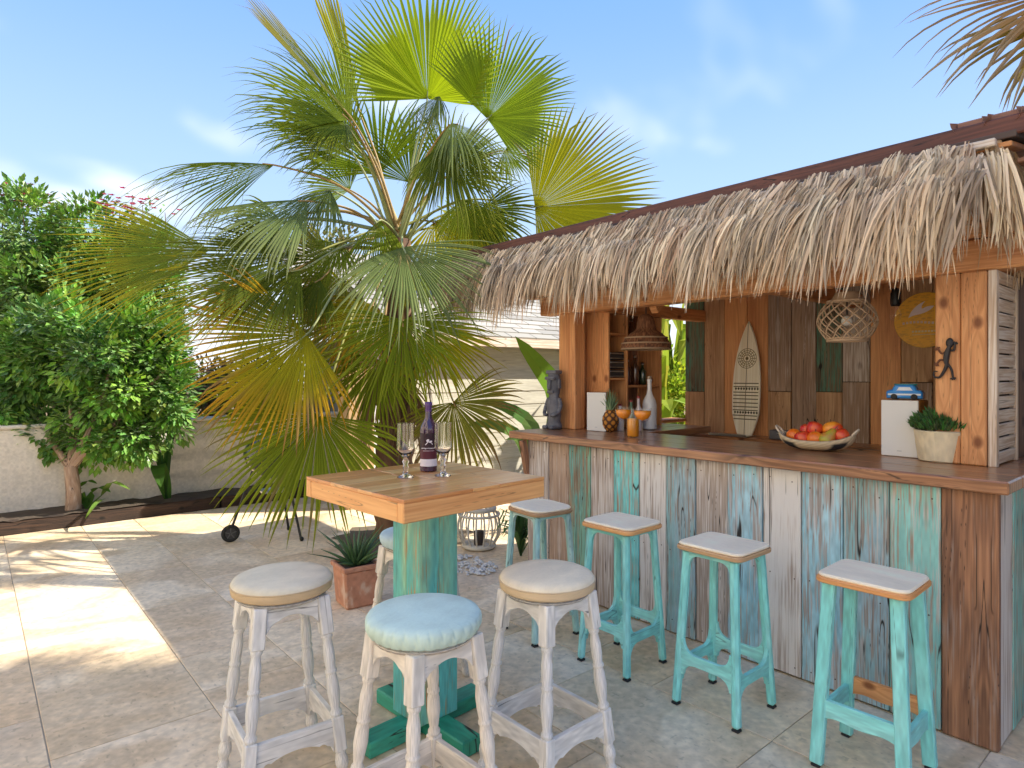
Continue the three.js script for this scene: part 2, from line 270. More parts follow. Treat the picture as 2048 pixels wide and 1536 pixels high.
// ---------------------------------------------------------------- shed behind the palm
{
  const XW = -6.05, t = thing('garden_shed', 'pale grey clapboard shed with shingled roof behind the palm', 'shed', [XW, 0, -2.8]);
  wpart('core', box2(XW - 2.6, XW - 0.03, -0.05, 2.0, -5.6, -0.75, 0.003), std([0.25, 0.24, 0.2], 0.9), t);
  for (let i = 0; i < 11; i++) { const g = cbox(0.022, 0.2, 4.75, 0.003, rnd() * 3, rnd() * 3, 2); g.rotateZ(0.05); const m = part('clapboard', g, M.clap, t); m.position.set(0, 0.1 + i * 0.185, -3.17 + 2.8 - 0.02); }
  const rg = new THREE.Group(); rg.name = 'roof'; t.add(rg); rg.position.set(0.25, 1.98, 0);
  const ang = 0.49, gm = [std([0.34, 0.32, 0.28], 0.85), std([0.4, 0.37, 0.33], 0.85), std([0.29, 0.27, 0.24], 0.85)];
  const deck = cbox(3.0, 0.05, 5.4, 0.005).translate(-1.5, 0, 0).rotateZ(-ang); part('roof_deck', deck, std([0.3, 0.28, 0.25], 0.9), rg);
  part('eave_board', cbox(0.03, 0.12, 5.4, 0.004, 0, 0, 2).translate(0.02, -0.03, 0), M.louver, rg);
  for (let i = 0; i < 17; i++) for (let j = 0; j < 12; j++) { // shingles
    const w = 0.45, g = SHINGLE || (SHINGLE = cbox(0.2, 0.026, w - 0.012, 0.003)); const m = part('shingle', g, pick(gm), rg);
    const s = 0.06 + i * 0.165; m.position.set(-s * Math.cos(ang) - 0.02, s * Math.sin(ang) + 0.05 + rr(0, 0.006), -2.6 + j * w + (i % 2) * 0.2 + 0.1); m.rotation.z = -ang + 0.09;
  }
  const pi = thing('rendered_pillar', 'ochre rendered pillar beside the white door frame behind the palm', 'pillar', [XW - 0.02, 0, -0.26]);
  part('shaft', cbox(0.26, 2.3, 0.34, 0.015).translate(0, 1.12, 0), std([0.5, 0.33, 0.17], 0.9), pi); part('cap', cbox(0.32, 0.06, 0.4, 0.012).translate(0, 2.3, 0), std([0.55, 0.38, 0.2], 0.9), pi);
  const df = thing('door_frame', 'white painted door frame next to the ochre pillar', 'door frame', [XW, 0, -0.6]);
  for (const s of [-0.12, 0.12]) part('jamb', cbox(0.1, 2.0, 0.09, 0.006).translate(0, 0.97, s), std([0.72, 0.72, 0.72], 0.5), df);
  part('panel', cbox(0.04, 1.9, 0.14, 0.004).translate(-0.02, 0.93, 0), std([0.62, 0.63, 0.66], 0.5), df);
  part('lintel', cbox(0.11, 0.1, 0.36, 0.006).translate(0, 2.02, 0), std([0.72, 0.72, 0.72], 0.5), df);
}

// ---------------------------------------------------------------- beach bar
const BX0 = -2.8, CH = 1.10;
const bar = thing('beach_bar', 'reclaimed-plank beach bar with thatched eave and thick wooden counter', 'bar', [-1.4, 0, -1]);
{
  const fp = ['grey', 'greyBrown', 'green', 'grey', 'teal', 'white', 'tealBlue', 'grey', 'blue', 'white', 'blue', 'tealBlue', 'teal'];
  const nails = [];
  fp.forEach((k, i) => { // front cladding
    const x0 = BX0 + i * 0.2, g = cbox(0.194 + rr(-0.002, 0.003), 1.03, 0.024, 0.003, rnd() * 9, rnd() * 9, 1);
    const dz = rr(-0.007, 0.004); wpart('front_plank', g.translate(x0 + 0.1, 0.528, -0.012 + dz), M[k], bar);
    for (const y of [0.07, 0.5, 0.98]) for (const s of [-0.06, 0.06]) nails.push(new THREE.SphereGeometry(0.0035, 8, 5).scale(1, 1, 0.5).translate(x0 + 0.1 + s + rr(-0.01, 0.01), y + rr(-0.02, 0.02), dz + 0.0003));
  });
  wpart('nail_heads', merge(nails), std([0.1, 0.07, 0.06], 0.6, { metalness: 0.5 }), bar).userData.kind = 'stuff';
  wpart('corner_plank', box2(-0.2, -0.002, 0.006, 1.046, -0.03, 0.006, 0.006, 1), M.brown, bar);
  wpart('carcass', box2(BX0 + 0.01, -0.035, 0.01, 1.04, -0.6, -0.036, 0.003), std([0.06, 0.045, 0.035], 0.9), bar);
  wpart('carcass', box2(-0.5, -0.035, 0.01, 1.04, -1.9, -0.605, 0.003), std([0.06, 0.045, 0.035], 0.9), bar);
  ['white', 'teal', 'grey', 'green', 'greyBrown', 'blue', 'white', 'teal', 'grey'].forEach((k, i) => wpart('end_plank', box2(-0.03, -0.004 + rr(-0.004, 0.002), 0.008, 1.046, -0.236 - i * 0.2, -0.04 - i * 0.2, 0.003, 1), M[k], bar));
  ['grey', 'green', 'greyBrown'].forEach((k, i) => wpart('end_plank', box2(BX0 - 0.026, BX0 - 0.002, 0.008, 1.046, -0.2 - i * 0.2, -0.004 - i * 0.2, 0.003, 1), M[k], bar));
  // counter: three long boards, a left return and a right return
  const zc = [0.055, -0.175, -0.405, -0.64];
  for (let i = 0; i < 3; i++) wpart('counter_board', box2(-2.975, 0.04, CH - 0.052 + rr(0, 0.001), CH + rr(-0.001, 0.001), zc[i + 1] + 0.003, zc[i], 0.006, 0), M.counter, bar);
  for (let i = 0; i < 3; i++) wpart('counter_board', box2(-2.86 + i * 0.21, -2.653 + i * 0.21, CH - 0.052, CH - 0.002, -1.5, -0.643, 0.006, 2), M.counter, bar);
  for (let i = 0; i < 2; i++) wpart('counter_board', box2(-0.46 + i * 0.25, -0.213 + i * 0.253, CH - 0.052, CH - 0.001, -2.0, -0.643, 0.006, 2), M.counter, bar);
  wpart('counter_bracket', beam(V(-2.83, 0.72, -0.02), V(-2.83, 1.04, 0.04), 0.04, 0.05), M.brown, bar);
  // back wall, reclaimed boards; some of two lengths
  const ZB = -1.9, bx = (p) => onZ(p, 700, ZB).x;
  const bk = [[1370, 1408, 'darkGreen', 'beige', 783], [1408, 1448, 'beige'], [1448, 1494, 'pine'], [1494, 1536, 'pine'], [1536, 1583, 'greyBrown', 'beige', 783], [1583, 1632, 'greyBrown'], [1632, 1685, 'darkGreen', 'beige', 784], [1685, 1740, 'grey', 'greyBrown', 764], [1740, 1802, 'pine'], [1802, 1866, 'beige', 'greyBrown', 765], [1866, 1935, 'beige'], [1935, 2010, 'greyBrown'], [2010, 2110, 'pine']];
  for (const [p0, p1, a, b, ys] of bk) {
    const x0 = bx(p0) + 0.002, x1 = bx(p1) - 0.003, z1 = ZB + rr(-0.004, 0.006);
    if (!b) wpart('back_plank', box2(x0, x1, 0.0, 2.5, ZB - 0.03, z1, 0.003, 1), M[a], bar);
    else { const hs = onZ((p0 + p1) / 2, ys, ZB).y; wpart('back_plank', box2(x0, x1, hs + 0.002, 2.5, ZB - 0.03, z1, 0.003, 1), M[a], bar); wpart('back_plank', box2(x0, x1, 0.0, hs - 0.002, ZB - 0.03, z1 + 0.004, 0.003, 1), M[b], bar); }
  }
  wpart('back_sheathing', box2(bx(1370), -0.13, 0, 2.5, ZB - 0.05, ZB - 0.032, 0.002), std([0.05, 0.04, 0.03], 0.9), bar);
  wpart('back_shelf', box2(-2.6, -0.5, 0.985, 1.015, ZB + 0.01, ZB + 0.3, 0.004, 0), M.counter, bar);
  // left side wall behind the shelf, ledge of the side opening, posts
  for (let i = 0; i < 4; i++) wpart('side_plank', box2(BX0 - 0.026, BX0 - 0.002, 1.1, 2.4, -0.7 - i * 0.19, -0.514 - i * 0.19, 0.003, 1), M[['pine', 'brown', 'pine', 'brown'][i]], bar);
  for (let i = 0; i < 3; i++) wpart('side_plank', box2(BX0 - 0.026, BX0 - 0.002, 0.0, 1.0, -0.9 - i * 0.34, -0.61 - i * 0.34, 0.003, 1), M.darkBrown, bar);
  wpart('side_ledge', box2(-2.9, -2.74, 1.09, 1.12, -1.9, -1.505, 0.004, 2), M.pine, bar);
  wpart('post', box2(-2.86, -2.75, 0, 2.4, -1.4, -1.29, 0.006, 1), M.pine, bar);
  wpart('post', box2(-2.9, -2.78, CH + 0.001, 2.0, -0.52, -0.4, 0.006, 1), M.pine, bar);
  wpart('post', box2(-2.778, -2.72, CH + 0.001, 2.0, -0.51, -0.395, 0.006, 1), M.pine, bar);
  wpart('post', box2(-0.336, -0.236, CH + 0.001, 2.0, -0.5, -0.4, 0.006, 1), M.pine, bar);
  wpart('post', box2(-0.233, -0.133, CH + 0.001, 2.0, -0.5, -0.398, 0.006, 1), M.pine, bar);
  // beams, rafters, roof
  wpart('front_beam', box2(-3.12, 0.6, 2.001, 2.15, -0.53, -0.4, 0.01, 0), M.pine, bar);
  wpart('front_beam', box2(-3.3, 0.6, 2.152, 2.26, -0.5, -0.37, 0.01, 0), M.pine, bar);
  wpart('back_beam', box2(-3.2, 0.2, 2.52, 2.62, -1.98, -1.86, 0.01, 0), M.pine, bar);
  for (let i = 0; i < 7; i++) { const x = -3.9 + i * 0.55; wpart('rafter', beam(V(x, 2.38, -0.16), V(x, 2.72, -2.2), 0.06, 0.1, 0.005, V(0, 1, 0)), M.pine, bar); }
  for (let i = 0; i < 9; i++) { const z0 = -0.25 - i * 0.23, y = 2.53 + i * 0.037; const g = cbox(4.1, 0.022, 0.228, 0.003, rnd() * 3, rnd() * 3, 0).rotateX(0.16).translate(-2.06, y, z0 - 0.11); wpart('roof_board', g, M.pine, bar); }
  wpart('roof_felt', cbox(4.14, 0.03, 2.2, 0.004).rotateX(0.162).translate(-2.06, 2.725, -1.32), std([0.1, 0.07, 0.06], 0.8), bar);
  wpart('fascia', box2(-4.13, 0.9, 2.545, 2.628, -0.265, -0.235, 0.006, 0), M.fascia, bar);
  wpart('batten', box2(-4.12, -0.06, 2.506, 2.54, -0.25, -0.21, 0.004, 0), M.louver, bar);
  wpart('verge_board', box2(-0.075, -0.05, 2.44, 2.54, -2.1, -0.25, 0.004, 2), M.louver, bar);
  wpart('side_beam', box2(-0.2, -0.06, 2.02, 2.16, -2.0, -0.54, 0.008, 2), M.pine, bar);
  wpart('brace', beam(V(-0.09, 2.42, -0.45), V(-0.09, 2.17, -0.95), 0.035, 0.045, 0.004, V(1, 0, 0)), M.louver, bar);
  wpart('brace', beam(V(-2.1, 1.98, -0.55), V(-2.1, 2.35, -1.0), 0.06, 0.06, 0.004, V(1, 0, 0)), M.pine, bar);
  wpart('cross_beam', box2(-2.62, -2.54, 2.0, 2.1, -1.95, -0.53, 0.006, 2), M.pine, bar);
  wpart('cross_beam', box2(-1.3, -1.22, 2.02, 2.12, -1.95, -0.53, 0.006, 2), M.pine, bar);
  // louvred end panel over the counter, then end boards
  wpart('louver_frame', box2(-0.131, -0.095, CH, 2.0, -0.445, -0.41, 0.003, 1), M.louver, bar); wpart('louver_frame', box2(-0.131, -0.095, CH, 2.0, -0.815, -0.78, 0.003, 1), M.louver, bar);
  wpart('louver_backing', box2(-0.135, -0.125, CH, 2.0, -0.78, -0.445, 0.002), std([0.08, 0.06, 0.045], 0.9), bar);
  for (let i = 0; i < 14; i++) { const g = cbox(0.014, 0.056, 0.33, 0.002, rnd() * 3, rnd() * 3, 2).rotateZ(-0.12).translate(-0.108, CH + 0.035 + i * 0.0645, -0.6125); wpart('louver_slat', g, M.louver, bar); }
  ['darkBrown', 'greyBrown', 'grey', 'greyBrown', 'beige', 'brown'].forEach((k, i) => wpart('side_plank', box2(-0.126, -0.104, CH, 2.02, -1.016 - i * 0.2, -0.82 - i * 0.2, 0.003, 1), M[k], bar));
}
// thatch: dry palm leaf bundles tied along the eave in three courses
{
  const cols = [[0.78, 0.56, 0.34], [0.84, 0.65, 0.42], [0.64, 0.44, 0.27], [0.7, 0.54, 0.38], [0.88, 0.73, 0.5], [0.42, 0.26, 0.16], [0.8, 0.62, 0.42]];
  const tuft = (x, course, sway, zv) => {
    const L = new Leaves(), top = zv === undefined ? V(x, [2.53, 2.45, 2.36][course] + rr(-0.02, 0.02), [-0.2, -0.14, -0.07][course]) : V(-0.1 + course * 0.035, 2.52 - course * 0.06 + rr(-0.02, 0.02), zv);
    const n = 54, len0 = [0.52, 0.5, 0.45][course] * rr(0.62, 1.18), base = pick(cols), bow = rr(0.45, 1.3), tone = rr(0.7, 1.15), endk = clamp((x + 4.35) / 0.55, 0.45, 1);
    for (let i = 0; i < n; i++) {
      const f = i / (n - 1) * 2 - 1 + rr(-0.1, 0.1), len = len0 * endk * (1 - 0.22 * f * f) * rr(0.7, 1.1);
      const d = V(sway + f * 0.42 * bow + rr(-0.1, 0.1), -0.62, 0.55 + rr(-0.16, 0.16)).normalize();
      if (zv !== undefined) d.set(0.3 + rr(-0.15, 0.15), -0.8, 0.15 + f * 0.4 + rr(-0.1, 0.1)).normalize(); const p = top.clone().add(V(rr(-0.05, 0.05), rr(-0.015, 0.015), rr(-0.015, 0.02))), steps = 5, w0 = rnd() < 0.25 ? rr(0.006, 0.0095) : rr(0.0022, 0.006), tw = rr(-0.6, 0.6), cur = rr(-0.9, 0.6), lay = rr(0, 0.025);
      let q = p.clone().add(V(0, lay * 0.5, lay)), dir = d.clone(), pl, pr, pk;
      const kk = pick(cols), v = rr(0.5, 1.25) * tone, k = mix3(base, kk, 0.5).map((c) => c * v);
      for (let s = 0; s <= steps; s++) {
        const t = s / steps, w = w0 * (s === 0 ? 0.8 : s === steps ? 0.12 : 1 - 0.35 * t);
        const side = dir.clone().cross(V(tw, 0.4, 1)).normalize(), l = q.clone().addScaledVector(side, w), r = q.clone().addScaledVector(side, -w);
        if (s) { L.tri(pl, pr, r, k); L.tri(pl, r, l, k); }
        pl = l; pr = r; dir.add(V(cur * 0.12, -0.34, -0.05)).normalize(); q = q.clone().addScaledVector(dir, len / steps);
      }
    }
    const m = wpart('thatch_tuft', L.geo(), M.dry, bar); return m;
  };
  for (let c = 0; c < 3; c++) { const n = 46; for (let i = 0; i < n; i++) { const x = -4.08 + (i + 0.5 + rr(-0.3, 0.3) + c * 0.33) / n * 3.96; tuft(Math.min(x, -0.1), c, -0.72 + 0.8 * fbm(x * 2.6, c * 3, 91, 2) + rr(-0.12, 0.12)); } }
  for (let c = 0; c < 2; c++) for (let i = 0; i < 7; i++) tuft(-0.1, c, 0, -0.26 - i * 0.14 + rr(-0.04, 0.04));
  // ties and the straw under the right-hand verge
  const L = new Leaves();
  for (let i = 0; i < 260; i++) { const z = rr(-1.5, -0.2), x = rr(-0.12, -0.04), p = V(x, 2.5 + rr(-0.03, 0.02), z), k = pick(cols).map((c) => c * rr(0.8, 1.2)); let q = p, dir = V(0.25 + rr(-0.2, 0.3), -0.5, rr(-0.5, 0.3)).normalize(), len = rr(0.12, 0.36); for (let s = 0; s < 3; s++) { const e = q.clone().addScaledVector(dir, len / 3), w = 0.005 * (1 - s / 3.4), w2 = 0.005 * (1 - (s + 1) / 3.4); const sd = V(0, 0.3, 1).normalize(); L.tri(q.clone().addScaledVector(sd, w), q.clone().addScaledVector(sd, -w), e.clone().addScaledVector(sd, -w2), k); L.tri(q.clone().addScaledVector(sd, w), e.clone().addScaledVector(sd, -w2), e.clone().addScaledVector(sd, w2), k); q = e; dir.add(V(-0.08, -0.3, 0)).normalize(); } }
  const m = wpart('verge_straw', L.geo(), M.dry, bar); m.userData.kind = 'stuff';
}
// ---------------------------------------------------------------- tiled house to the right (mostly outside the frame, its shade falls on the terrace)
{
  const h = thing('tiled_house', 'house with terracotta tiled roof rising behind the bar eave', 'house', [3, 0, -2]);
  const terr = [[0.42, 0.2, 0.13], [0.5, 0.27, 0.18], [0.36, 0.19, 0.14], [0.55, 0.34, 0.24]].map((c) => std(c, 0.85));
  const rg = new THREE.Group(); rg.name = 'roof'; h.add(rg);
  const ang = 0.24, G = (() => { const g = new THREE.CylinderGeometry(0.07, 0.062, 0.42, 10, 1, true, -Math.PI / 2, Math.PI); g.rotateX(Math.PI / 2); return g; })();
  for (const m of terr) m.side = THREE.DoubleSide;
  wpart('roof_deck', cbox(1.26, 0.03, 1.0, 0.004).rotateX(ang).translate(0.41, 2.66 + 0.11, -0.3 - 0.48), terr[2], rg);
  for (let i = 0; i < 10; i++) for (let j = 0; j < 3; j++) { const m = part('roof_tile', G, pick(terr), rg); m.rotation.x = ang; const s = 0.15 + j * 0.34; m.position.set(-0.16 + i * 0.122 - 3, 2.662 + s * Math.sin(ang) + rr(0, 0.008), -0.28 - s * Math.cos(ang) + 2); m.rotation.y = rr(-0.03, 0.03); }
  wpart('wall', box2(1.06, 3.0, -0.05, 6.2, -6, 0.25, 0.02), M.render, h);
  wpart('parapet', box2(1.0, 3.06, 6.2, 6.35, -6.06, 0.31, 0.03), terr[0], h);
  for (let i = 0; i < 9; i++) wpart('soffit_slat', box2(0.0, 1.05, 2.43, 2.45, -0.36 - i * 0.12, -0.28 - i * 0.12, 0.003, 0), M.brown, h);
}
{ // the villa across the terrace, behind the camera: its sunlit wall is what brightens the shade
  const v = thing('villa', 'cream rendered villa facing the terrace opposite the bar', 'house', [-3, 0, 5.6]), cream = std([0.84, 0.75, 0.6], 0.9), gl = std([0.05, 0.06, 0.07], 0.08), fr = std([0.75, 0.75, 0.74], 0.5);
  wpart('wall', box2(-8.5, 2.6, -0.05, 5.6, 5.3, 6.1, 0.02), cream, v); wpart('cornice', box2(-8.6, 2.7, 5.6, 5.8, 5.2, 6.2, 0.03), cream, v);
  for (const [x, y, w, h] of [[-5.6, 1.1, 1.6, 2.1], [-1.2, 1.1, 1.4, 2.1], [-5.6, 3.9, 1.1, 1.3], [-2.8, 3.9, 1.1, 1.3], [0.4, 3.9, 1.1, 1.3]]) {
    const win = wpart('window', box2(x - w / 2, x + w / 2, y - h / 2, y + h / 2, 5.27, 5.31, 0.004), fr, v); for (const s of [-1, 1]) wpart('pane', box2(x + (s < 0 ? -w / 2 + 0.05 : 0.03), x + (s < 0 ? -0.03 : w / 2 - 0.05), y - h / 2 + 0.06, y + h / 2 - 0.06, 5.262, 5.269, 0.002), gl, win);
  }
}
// ---------------------------------------------------------------- palms
function fanGeo({ H, T, face, S = 100, n = 46, split = 0.54, droop = 0.3, ca, cb, cup = 0.12, pleat = 0.5, J = 9, brown = 0, wild = 1 }) {
  const L = new Leaves(), a = T.clone().sub(H), R = a.length(); a.normalize();
  const nn = face.clone().addScaledVector(a, -face.dot(a)).normalize(), b = a.clone().cross(nn).normalize();
  const dth = 2 * S / n * Math.PI / 180, down = V(0, -1, 0);
  for (let i = 0; i < n; i++) {
    const th = ((i + 0.5) / n * 2 - 1) * S * Math.PI / 180, u = th / (S * Math.PI / 180), len = R * (1 - 0.2 * u * u) * (1 + rr(-0.2, 0.08) * wild);
    const tj = th + rr(-0.35, 0.35) * dth * wild; let dir = a.clone().multiplyScalar(Math.cos(tj)).addScaledVector(b, Math.sin(tj)).addScaledVector(nn, cup * Math.abs(Math.sin(th)) + 0.02).normalize();
    const s = a.clone().multiplyScalar(-Math.sin(th)).addScaledVector(b, Math.cos(th)), sp = split * (1 + 0.12 * Math.cos(u * 9)) * (1 + rr(-0.14, 0.06) * wild);
    const dr = droop * rr(0.4, 1.7) + rr(0, 0.12), w0 = sp * len * Math.tan(dth / 2) * 1.02, curl = rr(-0.5, 0.5) * wild, tone = rr(0.82, 1.16), br = brown > rnd() ? rr(0.4, 1) : 0;
    const kink = rnd() < 0.12 + droop * 0.12 ? rr(0.7, 0.9) : 2;
    let q = H.clone().addScaledVector(dir, 0.01), pl, pr, pm, pk;
    for (let j = 0; j <= J; j++) {
      const t = j / J, w = t < sp ? Math.max(0.0015, t * len * Math.tan(dth / 2) * 1.02) : w0 * Math.pow(Math.max(0, 1 - (t - sp) / (1 - sp)), 0.82) + 0.0006;
      const l = q.clone().addScaledVector(s, w), r = q.clone().addScaledVector(s, -w), m = q.clone().addScaledVector(nn, w * pleat);
      let k = mix3(ca, cb, sstep(0.35, 1, t + rr(-0.08, 0.08))).map((c) => c * tone); if (br) k = mix3(k, [0.24, 0.15, 0.08], br * sstep(0.45, 0.85, t));
      if (j) { L.tric(pl, pm, m, pk, pk, k); L.tric(pl, m, l, pk, k, k); L.tric(pm, pr, r, pk, pk, k); L.tric(pm, r, m, pk, k, k); }
      pl = l; pr = r; pm = m; pk = k;
      const g = (t < sp ? 0.35 * droop : (0.5 * droop + 2.4 * dr * (t - sp) / (1 - sp))) + (t > kink ? 2.5 : 0);
      dir.addScaledVector(down, g / J * 2).addScaledVector(s, t > sp ? curl / J : 0).normalize();
      q = q.clone().addScaledVector(dir, len / J);
    }
  }
  return L.geo();
}
const PET = [std([0.24, 0.24, 0.05], 0.55), std([0.34, 0.22, 0.07], 0.6), std([0.3, 0.33, 0.14], 0.5)];
function addFan(palm, C, o, petMat) {
  const g = fanGeo(o), m = wpart(o.name || 'fan_leaf', g, o.dead ? M.dry : M.leaf, palm);
  if (o.label) m.userData.label = o.label;
  const mid = C.clone().lerp(o.H, 0.5).add(V(0, C.distanceTo(o.H) * (o.arch ?? 0.12), 0));
  const pet = taper([C, mid, o.H, o.H.clone().lerp(o.T, 0.07)], (t) => lerp(0.021, 0.009, t), 0, 14, 6, 0.7);
  wpart('leaf_stalk', pet, petMat || pick(PET), m); return m;
}
const COL = {
  lime: [[0.34, 0.42, 0.008], [0.22, 0.29, 0.02]], lime2: [[0.27, 0.36, 0.015], [0.18, 0.25, 0.03]], yellow: [[0.44, 0.4, 0.01], [0.36, 0.33, 0.02]],
  grey: [[0.15, 0.2, 0.05], [0.21, 0.25, 0.08]], green: [[0.17, 0.23, 0.012], [0.27, 0.3, 0.02]], dark: [[0.11, 0.15, 0.012], [0.2, 0.22, 0.02]],
  orange: [[0.34, 0.32, 0.01], [0.6, 0.3, 0.02]], tipyellow: [[0.17, 0.22, 0.02], [0.52, 0.42, 0.02]], olive: [[0.2, 0.21, 0.03], [0.3, 0.24, 0.04]], silver: [[0.17, 0.23, 0.07], [0.27, 0.3, 0.12]], dead: [[0.17, 0.095, 0.05], [0.24, 0.14, 0.08]], spear: [[0.36, 0.38, 0.02], [0.44, 0.38, 0.03]],
};
